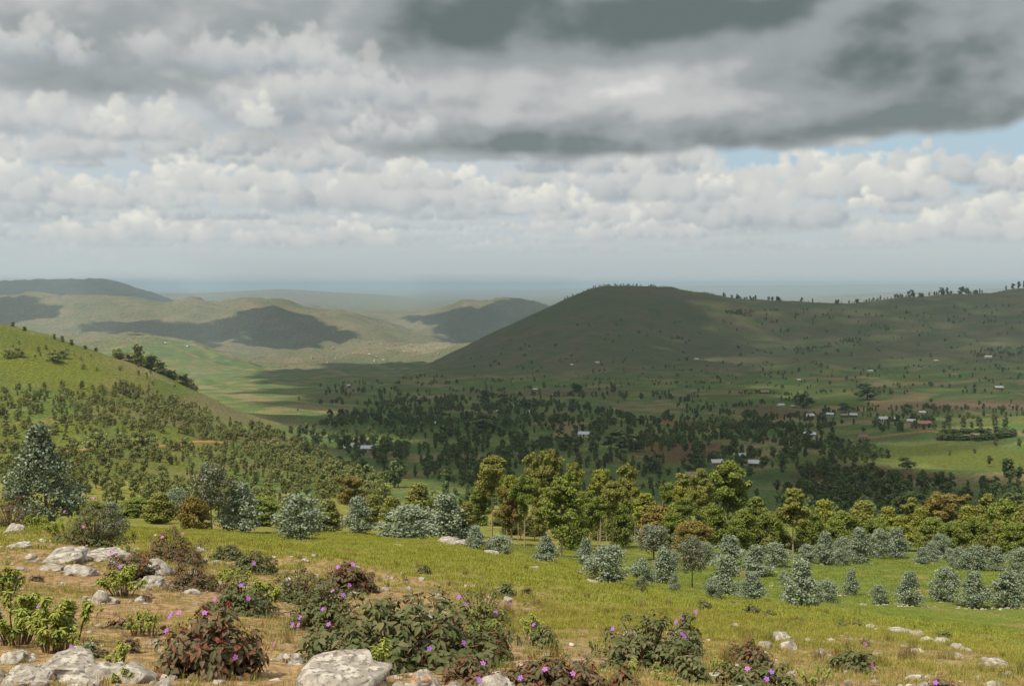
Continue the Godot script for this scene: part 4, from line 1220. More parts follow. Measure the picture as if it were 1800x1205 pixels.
func house_parts(long: float, deep: float, high: float) -> Dictionary:
	var w := Shape.new()
	w.box(Vector3(-long / 2, -1.2, -deep / 2), Vector3(long / 2, high, deep / 2), Color.WHITE)
	for e in [-1.0, 1.0]:                          # gable ends
		var a := Vector3(e * long / 2, high, -deep / 2)
		var b := Vector3(e * long / 2, high, deep / 2)
		var c := Vector3(e * long / 2, high + deep * 0.24, 0.0)
		w.tri(a, c, b, Color.WHITE)
	var r := Shape.new()
	var o := 0.45
	for e in [-1.0, 1.0]:
		var lo := Vector3(0.0, high - o * 0.45, e * (deep / 2 + o))
		var hi := Vector3(0.0, high + deep * 0.24 + 0.05, 0.0)
		var l := Vector3(long / 2 + o, 0.0, 0.0)
		var t := Vector3(0.0, 0.08, 0.0)
		r.quad(lo - l + t, hi - l + t, hi + l + t, lo + l + t, Color.WHITE)
		r.quad(lo - l, lo + l, hi + l, hi - l, Color.WHITE)
		r.quad(lo - l, lo - l + t, lo + l + t, lo + l, Color.WHITE)
	var d := Shape.new()
	d.box(Vector3(-0.5, -0.1, 0.0), Vector3(0.5, 2.0, 0.06), Color.WHITE)
	var g := Shape.new()
	g.box(Vector3(-0.5, 0.0, 0.0), Vector3(0.5, 0.9, 0.05), Color.WHITE)
	return {"wall": w.mesh(), "roof": r.mesh(), "door": d.mesh(), "window": g.mesh()}

func make_houses() -> void:
	var p := house_parts(10.0, 6.5, 2.6)
	var roofs := []
	for c in [Color(0.52, 0.54, 0.56), Color(0.24, 0.11, 0.07), Color(0.26, 0.20, 0.13), Color(0.72, 0.72, 0.70)]:
		var m := plain_material(c, 0.55, 0.5)
		m.metallic = 0.0
		roofs.append(m)
	var walls := [plain_material(Color(0.34, 0.25, 0.17)), plain_material(Color(0.42, 0.36, 0.28)), plain_material(Color(0.22, 0.14, 0.09)), plain_material(Color(0.60, 0.57, 0.50))]
	var wood := plain_material(Color(0.09, 0.06, 0.04))
	var pane := plain_material(Color(0.03, 0.035, 0.04), 0.2, 0.5)
	var said := ["with a pale metal roof", "with a rusty red roof", "with a dull tan roof", "with a white painted roof"]
	rng.seed = 12
	var special := {0: "long pale-roofed house above the western fields, larger of two", 1: "short pale-roofed house beside the long pale-roofed house", 2: "small rust-roofed hut above the two pale-roofed houses", 3: "pale-roofed house alone among the dark valley trees", 10: "wide pale-roofed house on the brown slope behind the tallest gum", 11: "small pale-roofed house up the slope from the wide one", 12: "pale-roofed house just behind the top of the tallest gum"}
	for k in HOUSES.size():
		var h: Array = HOUSES[k]
		var s: float = clampf(h[2], 7.0, 22.0) / 10.0
		var far: bool = h[1] < -1500.0
		var label: String = special.get(k, "house " + said[h[3]] + (" at the foot of the round-topped hill" if far else " among the valley fields"))
		var o := thing("house", label, "house", Vector3(h[0], height(h[0], h[1]), h[1]), rng.randf_range(-0.35, 0.35), "" if special.has(k) else "houses " + said[h[3]].replace("a ", "") + (" under the hill" if far else " in the valley"))
		o.scale = Vector3(s, clampf(s, 0.9, 1.3), clampf(s, 0.9, 1.3))
		part("wall", p.wall, walls[k % 4], o)
		part("roof", p.roof, roofs[h[3]], o)
		part("door", p.door, wood, o, Vector3(-0.6, 0.1, 3.26))
		for x in [-3.4, 2.9]: part("window", p.window, pane, o, Vector3(x, 1.0, 3.26))
	for k in range(0, VILLAGE.size(), 2):
		var x: float = VILLAGE[k]
		var z: float = VILLAGE[k + 1]
		var o := thing("village_house", "tiny pale house of the far village under the dry ridge", "house", Vector3(x, height(x, z), z), rng.randf() * TAU, "houses of the far village")
		o.scale = Vector3.ONE * rng.randf_range(0.7, 1.3)
		part("wall", p.wall, walls[k % 4], o)
		part("roof", p.roof, roofs[[0, 3, 2, 0][(k / 2) % 4]], o)

func make_roads() -> void:
	var m := ground_material(71, 2.0, 0.0)
	for k in ROADS.size():
		var r: Array = ROADS[k]
		var c := Curve3D.new()
		for j in range(1, r.size(), 2): c.add_point(Vector3(r[j], 0.0, r[j + 1]))
		var pts := c.tessellate_even_length(5, 4.0)
		var s := Shape.new()
		for j in pts.size():
			var d := (pts[mini(j + 1, pts.size() - 1)] - pts[maxi(j - 1, 0)]).normalized()
			var side: Vector3 = Vector3(-d.z, 0.0, d.x) * (r[0] / 2.0)
			var mid := height(pts[j].x, pts[j].z)
			for e in [-1.0, -0.4, 0.4, 1.0]:
				var q: Vector3 = pts[j] + side * e
				q.y = maxf(mid, height(q.x, q.z)) + (0.5 if absf(e) < 0.9 else -0.6)
				s.v.append(q)
				s.c.append(Color(0.46, 0.25, 0.11) if absf(e) < 0.9 else Color(0.28, 0.13, 0.06))
		for j in pts.size() - 1:
			for e in 3:
				var a := j * 4 + e
				s.i.append_array(PackedInt32Array([a, a + 4, a + 1, a + 1, a + 4, a + 5]))
		whole("dirt_road", s.mesh(), m, ["orange dirt road cut across the western hillside", "reddish dirt road past the oval hedge"][k], "road", "structure")

# ---------------------------------------------------------------- shrubs and herbs of the knoll
const BUSHES := [
	[-0.89, -7.23, 1.54, 0.55, 0, 16, "broad flowering shrub with large velvety leaves behind the big boulder", ""],
	[-1.97, -10.42, 0.71, 0.55, 0, 2, "dark leafy shrub pressed against the broad flowering shrub, small purple flowers", ""],
	[-0.46, -13.50, 0.86, 0.59, 2, 2, "fresh green fine-leaved shrub beside the broad flowering shrub", ""],
	[-0.31, -8.17, 0.56, 0.40, 2, 1, "olive green shrub with one purple flower beside the gravel patch", ""],
	[-0.25, -6.12, 0.38, 0.20, 0, 4, "reddish low shrub with purple flowers behind the pointed white rock", ""],
	[-1.94, -6.19, 0.58, 0.46, 0, 6, "reddish brown shrub with dark drooping leaves beside bare stony soil", ""],
	[1.09, -7.84, 0.78, 0.48, 0, 4, "round dark green shrub standing alone in the yellow grass above bright green herbs", ""],
	[1.82, -10.06, 0.29, 0.48, 0, 2, "tall thin flowering sprig beside the round dark green shrub", ""],
	[1.25, -6.77, 0.27, 0.22, 0, 0, "small dark shrub in front of the round dark green shrub", ""],
	[2.25, -9.34, 0.46, 0.29, 0, 0, "small dome shaped reddish green shrub in the yellow grass", ""],
	[1.61, -6.34, 0.54, 0.22, 0, 3, "leafy low shrub with pink flowers below the dome shaped shrub", ""],
	[3.25, -9.31, 0.41, 0.28, 0, 2, "dark shrub with two violet flowers beside the stones in the grass", ""],
	[2.90, -6.52, 0.24, 0.11, 0, 1, "low reddish shrub with one pink flower on the dry slope", ""],
	[-10.66, -25.03, 1.69, 1.29, 0, 3, "tall leafy shrub with pale pink flowers above the grey slab outcrop", ""],
	[-21.01, -41.14, 1.79, 1.55, 0, 3, "dark red flowering shrub beside the big blue-grey sapling", ""],
	[-8.23, -23.66, 1.51, 0.84, 0, 3, "brown flowering shrub on the crest beside the grey slab outcrop", ""],
	[-6.64, -17.01, 0.84, 0.56, 0, 2, "dark red shrub growing between grey stones with a green herb at its foot", ""],
	[-5.17, -15.74, 0.76, 0.56, 0, 0, "brown shrub growing among pale grey stones", ""],
	[-5.38, -20.36, 0.93, 0.47, 0, 1, "low shrub with small pink flowers at the edge of the yellow grass", ""],
	[-3.30, -15.03, 0.96, 0.55, 0, 0, "dense dark green shrub on the edge of the yellow grass", ""],
	[-2.83, -16.90, 0.87, 0.56, 0, 2, "dark reddish shrub behind the broad flowering shrub", ""],
	[-3.21, -11.60, 0.73, 0.44, 0, 3, "loose flowering shrub mixed with light green herbs", ""],
	[-3.05, -6.96, 0.25, 0.14, 0, 1, "small shrub with one lilac flower behind the cracked white rocks", ""],
	[-2.91, -7.40, 0.17, 0.19, 0, 0, "red sprouting shrublet beside bare stony soil", ""],
	[0.28, -6.08, 0.66, 0.21, 0, 3, "wide red-tinged shrub with bright pink flowers below the gravel patch", ""],
	[0.32, -9.90, 0.27, 0.28, 0, 1, "small shrub with one violet flower beside the gravel patch", ""],
	[-3.90, -7.67, 0.48, 0.49, 1, 0, "dense clump of tall light green herbs above the white rocks", ""],
	[-3.44, -7.27, 0.27, 0.46, 1, 1, "tall leggy herb with yellow green tops and bare stems", ""],
	[-3.67, -8.13, 0.28, 0.46, 1, 0, "yellow green upright herb beside the leggy herb", ""],
	[-4.39, -10.16, 0.21, 0.28, 1, 0, "small light green herb beside a white stone", ""],
	[-5.34, -13.41, 0.51, 0.51, 1, 0, "bright green herb at the foot of the dark red shrub", ""],
	[-3.42, -8.89, 0.23, 0.30, 1, 0, "umbrella topped green herb on thin brown stems", ""],
	[-3.28, -8.83, 0.20, 0.28, 1, 0, "light green herb next to the umbrella topped herb", ""],
	[-6.44, -12.47, 0.31, 0.47, 1, 0, "thin yellowish herb on dry brown grass", ""],
	[-16.88, -34.70, 0.87, 0.79, 1, 0, "yellow green herb beside a grey boulder on the crest", ""],
	[-12.58, -27.77, 1.17, 1.05, 1, 0, "broad yellow green herb leaning on the tall pink flowering shrub", ""],
	[-4.82, -16.59, 0.66, 0.47, 1, 0, "pale green herb beside pale grey stones", ""],
	[-3.17, -12.23, 0.52, 0.46, 1, 0, "light green herb patch beside the loose flowering shrub", ""],
	[-0.87, -6.36, 0.16, 0.33, 1, 0, "drooping yellow green herb on a bare stem before the broad flowering shrub", ""],
	[-1.58, -7.96, 0.23, 0.20, 1, 0, "green herb at the flank of the broad flowering shrub", ""],
	[0.94, -7.14, 0.29, 0.14, 1, 0, "bright green herb under the round dark green shrub", ""],
	[1.09, -6.91, 0.21, 0.14, 1, 0, "yellow green herb under the round dark green shrub", ""],
	[0.89, -10.30, 0.14, 0.21, 1, 0, "small pale herb at the edge of the yellow grass", ""],
	[0.25, -12.12, 0.28, 0.35, 1, 0, "grey green tuft of herb behind the gravel patch", ""],
	[-2.73, -6.06, 0.15, 0.12, 1, 0, "small green herb growing in front of the white rocks", ""],
	[-2.29, -5.73, 0.14, 0.13, 1, 0, "bright green sprout at the foot of the white rocks", ""],
	[0.30, -6.91, 0.16, 0.17, 1, 0, "lime green herb beside the red-tinged shrub", ""],
	[-2.51, -27.86, 0.40, 0.29, 0, 0, "low dark shrub standing by itself in the yellow grass", "low shrubs scattered in the grass"],
	[-0.15, -20.43, 0.51, 0.35, 0, 0, "low dark shrub standing by itself in the yellow grass", "low shrubs scattered in the grass"],
	[3.47, -27.14, 0.56, 0.31, 0, 0, "low dark shrub standing by itself in the yellow grass", "low shrubs scattered in the grass"],
	[4.73, -23.90, 0.41, 0.33, 0, 0, "low dark shrub standing by itself in the yellow grass", "low shrubs scattered in the grass"],
	[5.28, -21.50, 0.44, 0.39, 0, 0, "low dark shrub standing by itself in the yellow grass", "low shrubs scattered in the grass"],
	[5.82, -22.11, 0.33, 0.33, 0, 0, "low dark shrub standing by itself in the yellow grass", "low shrubs scattered in the grass"],
	[5.89, -20.23, 0.37, 0.18, 0, 0, "low dark shrub standing by itself in the yellow grass", "low shrubs scattered in the grass"],
	[7.11, -20.97, 0.31, 0.24, 0, 0, "low dark shrub standing by itself in the yellow grass", "low shrubs scattered in the grass"],
	[7.91, -22.33, 0.26, 0.31, 0, 0, "low dark shrub standing by itself in the yellow grass", "low shrubs scattered in the grass"],
	[8.43, -19.03, 0.33, 0.22, 0, 0, "low dark shrub standing by itself in the yellow grass", "low shrubs scattered in the grass"],
	[9.11, -22.67, 0.31, 0.13, 0, 0, "low dark shrub standing by itself in the yellow grass", "low shrubs scattered in the grass"],
	[-7.32, -25.23, 0.72, 0.43, 0, 0, "low dark shrub standing by itself in the yellow grass", "low shrubs scattered in the grass"],
]
var leaf_shape: ArrayMesh
var blade_shape: ArrayMesh
var petal_shape: ArrayMesh
var heart_shape: ArrayMesh

func leaf_points(width: float) -> Array:          # a folded, arching leaf one unit long, along +z
	return [[Vector3(0, 0, 0), Vector3(0, -0.005, 0.03)], [Vector3(-width * 0.8, 0.05, 0.22), Vector3(width * 0.8, 0.05, 0.22)], [Vector3(-width, 0.035, 0.48), Vector3(width, 0.035, 0.48)], [Vector3(-width * 0.62, -0.05, 0.76), Vector3(width * 0.62, -0.05, 0.76)]]

func add_leaf(s: Shape, t: Transform3D, width: float, c: Color) -> void:
	var mid := [Vector3.ZERO, Vector3(0, 0.005, 0.22), Vector3(0, -0.015, 0.48), Vector3(0, -0.09, 0.76), Vector3(0, -0.20, 1.0)]
	var edge := leaf_points(width)
	for e in 2:
		for k in 4:
			var a: Vector3 = t * mid[k]
			var b: Vector3 = t * (mid[k] if k == 0 else edge[k][e])
			var d: Vector3 = t * (mid[4] if k == 3 else edge[k + 1][e])
			var f: Vector3 = t * mid[k + 1]
			if k == 0: s.tri(a, d, f, c)
			elif k == 3: s.tri(a, b, f, c)
			else: s.quad(a, b, d, f, c)

func aim(at: Vector3, forward: Vector3, up: Vector3, size: float) -> Transform3D:
	var z := forward.normalized()
	var x := up.cross(z).normalized()
	return Transform3D(Basis(x, z.cross(x), z) * size, at)

func make_bushes() -> void:
	var s := Shape.new()
	add_leaf(s, Transform3D.IDENTITY, 0.24, Color.WHITE)
	leaf_shape = s.mesh()
	s = Shape.new()                                # five broad petals
	for k in 5:
		var a := TAU * k / 5.0
		var f := Vector3(cos(a), 0.0, sin(a))
		var r := Vector3(-sin(a), 0.0, cos(a))
		var up := Vector3.UP
		s.quad(f * 0.08, f * 0.5 + r * 0.34 + up * 0.10, f * 0.95 + r * 0.2 + up * 0.06, f * 0.62 + up * 0.04, Color.WHITE)
		s.quad(f * 0.08, f * 0.62 + up * 0.04, f * 0.95 - r * 0.2 + up * 0.06, f * 0.5 - r * 0.34 + up * 0.10, Color.WHITE)
		s.tri(f * 0.62 + up * 0.04, f * 0.95 + r * 0.2 + up * 0.06, f * 0.95 - r * 0.2 + up * 0.06, Color.WHITE)
	petal_shape = s.mesh()
	s = Shape.new()
	for k in 7:
		var a := TAU * k / 7.0
		s.tube([Vector3.ZERO, Vector3(cos(a) * 0.16, 0.22, sin(a) * 0.16)], [0.035, 0.02], 3, Color.WHITE)
	heart_shape = s.mesh()
	var green := [Color(0.105, 0.128, 0.050), Color(0.130, 0.145, 0.062), Color(0.082, 0.108, 0.040), Color(0.155, 0.145, 0.075)]
	var ruddy := [Color(0.135, 0.100, 0.060), Color(0.165, 0.120, 0.075), Color(0.115, 0.110, 0.055), Color(0.190, 0.085, 0.050), Color(0.100, 0.105, 0.048)]
	var fresh := [Color(0.135, 0.175, 0.045), Color(0.175, 0.215, 0.055), Color(0.105, 0.140, 0.038), Color(0.200, 0.195, 0.068)]
	var lime := [Color(0.275, 0.330, 0.070), Color(0.330, 0.370, 0.088), Color(0.210, 0.275, 0.060), Color(0.370, 0.355, 0.080)]
	var plants := BUSHES.duplicate()
	rng.seed = 77
	for k in 46:
		var d := lerpf(6.2, 24.0, pow(rng.randf(), 1.2))
		var x := rng.randf_range(-0.55, 0.02) * d
		if d < 9.0 and k % 3 == 0: x = rng.randf_range(0.05, 0.5) * d
		var ruddy_one := k % 4 == 0
		plants.append([x, -d, rng.randf_range(0.13, 0.30), rng.randf_range(0.10, 0.26), 0 if ruddy_one else 1, 0, "small reddish seedling shrub on the stony soil" if ruddy_one else "small light green herb on the stony soil", "seedling shrubs on the stony soil" if ruddy_one else "small herbs on the stony soil"])
	var mats := {}
	for set_ in [green, ruddy, fresh, lime]:
		for c in set_:
			var m := plain_material(c, 0.62, 0.3)
			m.backlight_enabled = true
			m.backlight = Color(0.35, 0.35, 0.2)
			mats[c] = m
	var m_petal := []
	for c in [Color(0.44, 0.13, 0.66), Color(0.52, 0.16, 0.60), Color(0.38, 0.15, 0.70)]:
		var m := plain_material(c, 0.5, 0.3)
		m.backlight_enabled = true
		m.backlight = Color(0.5, 0.3, 0.5)
		m_petal.append(m)
	var m_heart := plain_material(Color(0.55, 0.42, 0.12))
	var m_stem := plain_material(Color(0.16, 0.11, 0.07))
	for k in plants.size():
		var b: Array = plants[k]
		rng.seed = 500 + k
		var x: float = b[0]
		var z: float = b[1]
		var w: float = b[2] * 1.28
		var h: float = b[3] * (1.05 if b[4] == 1 else 1.28)
		var d := -z
		var herb: bool = b[4] == 1
		var o := thing("herb" if herb else "shrub", b[6], "herb" if herb else "shrub", Vector3(x, height(x, z) - 0.02, z), 0.0, b[7])
		var rest := Shape.new()
		var stems := Shape.new()
		var nodes := 0
		var most := 0
		if herb:
			var count := int(clampf(w * h * 90.0, 6.0, 22.0))
			for j in count:
				var a := rng.randf() * TAU
				var out := Vector3(cos(a), 0.0, sin(a)) * w * 0.5 * sqrt(rng.randf())
				var top := Vector3(out.x, h * rng.randf_range(0.65, 1.0) * (1.0 - 0.35 * out.length() / (w * 0.5)), out.z)
				stems.tube([out * 0.25 - Vector3(0, 0.05, 0), out * 0.6 + Vector3(0, top.y * 0.5, 0), top], [0.008, 0.006, 0.003], 4, Color.WHITE)
				var n := int(clampf(70.0 * h / 0.4, 40.0, 130.0))
				for q in n:
					var u := lerpf(0.42, 1.0, sqrt(rng.randf()))
					var p := (out * 0.6 + Vector3(0, top.y * 0.5, 0)).lerp(top, (u - 0.42) / 0.58)
					var a2 := rng.randf() * TAU
					var f := Vector3(cos(a2), rng.randf_range(-0.7, 0.35), sin(a2))
					add_leaf(rest, aim(p, f, Vector3.UP, clampf(h * 0.12, 0.026, 0.065) * rng.randf_range(0.7, 1.2)), 0.17, vary(lime[rng.randi() % 4], 0.2))
		else:
			var cols: Array = fresh if b[4] == 2 else (ruddy if b[6].contains("red") or b[6].contains("brown") else green)
			var size := 0.052 if d < 16.0 else 0.085
			if k == 0: size = 0.078
			elif k == 5: size = 0.07
			elif b[4] == 2: size *= 0.85
			var tips := int(clampf((PI * w * h + 0.8 * w * w) / (2.3 * size * size) * 1.25, 22.0, 330.0) * (1.3 if k in [0, 5] else 1.0))
			most = 300 if k in [0, 5, 6] else (110 if d < 15.0 and k < BUSHES.size() else 0)
			for j in tips:
				var n := on_sphere()
				n.y = absf(n.y) * 0.95 - 0.08
				var lump := 0.80 + 0.24 * n_fine.get_noise_3d(n.x * 2.2 + k * 7.0, n.y * 2.2, n.z * 2.2) * 2.0
				if j % 4 == 3: lump *= rng.randf_range(0.55, 0.85)
				var p := Vector3(n.x * w * 0.5, maxf(n.y, 0.02) * h * 0.97, n.z * w * 0.5) * lump
				p.y = maxf(p.y, 0.03 + 0.12 * h * rng.randf())
				if j % 3 == 0: stems.tube([Vector3(p.x * 0.12, -0.04, p.z * 0.12), Vector3(p.x * 0.55, p.y * 0.6, p.z * 0.55), p], [0.009, 0.007, 0.003], 4, Color.WHITE)
				var axis := (n + Vector3(0, 0.9, 0)).normalized()
				var side := axis.cross(Vector3(0.3, 0.1, 0.9)).normalized()
				for q in 7:
					var a := TAU * q / 7.0 + j * 1.3 + rng.randf_range(-0.25, 0.25)
					var f := (side * cos(a) + axis.cross(side) * sin(a)) + axis * rng.randf_range(-0.35, 0.25) + Vector3(0, -0.25, 0)
					var t := aim(p + f * 0.01 - axis * rng.randf() * size * 0.8, f, axis, size * rng.randf_range(0.65, 1.25))
					var c: Color = cols[rng.randi() % cols.size()]
					if nodes < most and n.z > -0.35 and j % 4 != 3:
						var lf := MeshInstance3D.new()
						lf.name = "leaf"
						lf.mesh = leaf_shape
						lf.material_override = mats[c]
						lf.transform = t
						o.add_child(lf, true)
						nodes += 1
					else: add_leaf(rest, t, 0.24, vary(c, 0.15))
				if rng.randf() < (0.35 if cols == ruddy else 0.12):   # reddish buds at the tips
					for q in 4:
						var e := p + on_sphere() * size * 0.25 + axis * size * 0.25
						rest.tube([e, e + axis * size * 0.22], [size * 0.07, size * 0.02], 4, vary(Color(0.24, 0.05, 0.035), 0.3))
		part("stems", stems.mesh(), m_stem, o)
		var fol := part("foliage", rest.mesh(), m_leaf, o)
		fol.set_meta("kind", "stuff")
		for j in b[5]:
			var a := rng.randf_range(-0.15, PI + 0.15)
			var u := rng.randf_range(0.25, 0.95)
			var n := Vector3(cos(a) * (1.0 - u * 0.5), u, sin(a) * (1.0 - u * 0.6)).normalized()
			var fl := part("flower", petal_shape, m_petal[rng.randi() % 3], o)
			fl.transform = aim(Vector3(n.x * w * 0.5, n.y * h, n.z * w * 0.5) * 0.93, n.cross(Vector3(0.2, 0.1, 0.9)), n + Vector3(0, 0.25, 0.35), clampf(0.0026 * d, 0.019, 0.042))
			part("flower_centre", heart_shape, m_heart, fl)

# ---------------------------------------------------------------- rocks, stones, grass
const ROCKS := [
	[-1.03, -5.84, 0.55, 0.19, "big pale boulder with lichen in front of the broad flowering shrub"],
	[-0.53, -5.91, 0.21, 0.17, "upright pale rock with an orange lichen streak"],
	[-0.11, -5.94, 0.22, 0.12, "pointed white rock at the foot of the reddish low shrub"],
	[-2.76, -5.99, 0.41, 0.21, "large cracked white rock with dark fissures"],
	[-2.82, -5.75, 0.23, 0.11, "flat white rock beside the large cracked white rock"],
	[-2.51, -5.94, 0.31, 0.14, "rounded white rock next to the large cracked white rock"],
	[-2.26, -5.80, 0.28, 0.17, "slanting grey rock slab below the red sprouting shrublet"],
	[-3.35, -6.54, 0.19, 0.09, "small white rock beside tall light green herbs"],
	[-2.84, -5.58, 0.19, 0.06, "low white rock at the foot of the flat white rock"],
	[-2.46, -5.53, 0.22, 0.08, "broken white rock below the large cracked white rock"],
	[-8.80, -19.25, 0.88, 0.37, "grey slab at the west end of the slab outcrop"],
	[-8.54, -20.16, 1.04, 0.32, "long grey slab at the top of the slab outcrop"],
	[-7.69, -17.43, 0.60, 0.26, "lumpy grey rock at the foot of the slab outcrop"],
	[-8.10, -20.09, 0.69, 0.28, "grey slab at the east end of the slab outcrop"],
	[-8.25, -17.55, 0.44, 0.16, "small flat stone below the slab outcrop"],
	[-16.27, -32.06, 0.62, 0.33, "grey boulder on the crest beside a yellow green herb"],
	[-10.86, -21.54, 0.54, 0.17, "low grey stones west of the slab outcrop"],
	[-6.80, -18.84, 0.54, 0.43, "pale grey stone between the two brown shrubs"],
	[-6.10, -16.46, 0.47, 0.23, "flat pale stone below the pale grey stone"],
	[-5.06, -16.62, 0.47, 0.25, "grey stone in shade of the brown shrub"],
	[-5.54, -15.89, 0.27, 0.13, "small pale stone among the stony shrubs"],
	[-5.16, -12.25, 0.20, 0.22, "white pointed stone on the dry slope"],
	[-5.05, -12.33, 0.21, 0.13, "grey stone behind the white pointed stone"],
	[-4.21, -9.17, 0.18, 0.09, "white stone behind the leggy herb"],
	[-1.69, -7.20, 0.12, 0.07, "pale stone at the edge of the broad flowering shrub"],
	[-1.53, -6.94, 0.10, 0.10, "grey stone beside the broad flowering shrub"],
	[-3.28, -49.25, 1.24, 0.51, "pale rock on the rim of the grassy knoll"],
	[-2.48, -46.56, 1.06, 0.37, "sloping pale rock on the rim of the grassy knoll"],
	[-0.89, -43.65, 0.70, 0.25, "flat pale rock below the rim saplings"],
	[-4.98, -42.52, 0.49, 0.15, "small pale stone in the open grass"],
	[2.71, -33.36, 0.53, 0.23, "pale stone beside the round grey-green sapling"],
	[0.87, -37.63, 0.47, 0.19, "pinkish stone on the rim of the knoll"],
	[3.85, -13.97, 0.29, 0.14, "pale stone ridge in the yellow grass"],
	[3.71, -11.65, 0.17, 0.15, "grey stone next to the dark violet flowered shrub"],
	[3.26, -9.48, 0.13, 0.05, "flat stone below the dark violet flowered shrub"],
	[7.87, -21.36, 0.32, 0.15, "pale flat rock at the upper end of the stone line"],
	[7.83, -19.57, 0.49, 0.22, "grey rock in the stone line along the meadow"],
	[7.74, -18.65, 0.32, 0.19, "ochre stained rock in the stone line along the meadow"],
	[7.30, -17.06, 0.27, 0.14, "pale rock in the middle of the stone line"],
	[7.13, -16.13, 0.29, 0.15, "white rock in the stone line along the meadow"],
	[6.80, -14.90, 0.22, 0.12, "small grey rock in the stone line"],
	[6.58, -14.07, 0.27, 0.12, "pale rock near the lower end of the stone line"],
	[5.69, -11.48, 0.25, 0.10, "lumpy pale rock at the lower end of the stone line"],
	[5.01, -9.80, 0.15, 0.05, "last small rock of the stone line"],
]
func stone_texture(ochre: float) -> ImageTexture:
	var n := noise(81, 0.016, 5)
	var l := noise(82, 0.03, 3)
	var a := n.get_seamless_image(512, 512)
	var b := l.get_seamless_image(512, 512)
	var im := Image.create_empty(512, 512, false, Image.FORMAT_RGB8)
	for y in 512:
		for x in 512:
			var v := a.get_pixel(x, y).r
			var w := b.get_pixel(x, y).r
			var c := Color(0.57, 0.55, 0.52).lerp(Color(0.75, 0.73, 0.70), sstep(0.35, 0.7, v))
			c = c.lerp(Color(0.36, 0.34, 0.32), sstep(0.60, 0.68, w) * 0.7)                 # dark lichen
			c = c.lerp(Color(0.66, 0.44, 0.24), sstep(ochre, ochre - 0.07, w) * 0.75)                  # ochre lichen
			im.set_pixel(x, y, c)
	return ImageTexture.create_from_image(im)

func rock_mesh(s: int) -> ArrayMesh:               # a weathered block, one unit wide, standing on y = 0
	var n := noise(s, 0.9, 4)
	var c := noise(s + 50, 1.3, 2, FastNoiseLite.TYPE_CELLULAR)
	c.cellular_return_type = FastNoiseLite.RETURN_DISTANCE2_SUB
	var rows := 24
	var cols := 38
	var cuts := []                                 # the flat faces along which it broke
	rng.seed = s
	for k in 15:
		var d := on_sphere()
		cuts.append([d, rng.randf_range(0.62, 0.92)])
	var sh := Shape.new()
	for j in rows + 1:
		for i in cols + 1:
			var e := PI * (j / float(rows) - 0.5)
			var a := TAU * (i % cols) / cols
			var p := Vector3(cos(e) * cos(a), sin(e), cos(e) * sin(a))
			var q := Vector3(signf(p.x) * pow(absf(p.x), 0.7), signf(p.y) * pow(absf(p.y), 0.75), signf(p.z) * pow(absf(p.z), 0.7))
			var crack := clampf(c.get_noise_3dv(p * 1.1) + 1.0, 0.0, 0.35) / 0.35
			q *= 0.92 + 0.30 * n.get_noise_3dv(p * 1.2) - 0.13 * (1.0 - crack) + 0.03 * n.get_noise_3dv(p * 4.0)
			for f in cuts:
				var along: float = q.dot(f[0])
				if along > f[1]: q -= f[0] * (along - f[1]) * 0.92
			sh.v.append(Vector3(q.x * 0.58, (q.y + 0.55) / 1.40, q.z * 0.58))
			sh.c.append(Color.WHITE)
	for j in rows:
		for i in cols:
			var a := j * (cols + 1) + i
			sh.i.append_array(PackedInt32Array([a, a + cols + 1, a + 1, a + 1, a + cols + 1, a + cols + 2]))
	var st := SurfaceTool.new()
	st.create_from(sh.mesh(), 0)
	st.generate_normals()
	return st.commit()

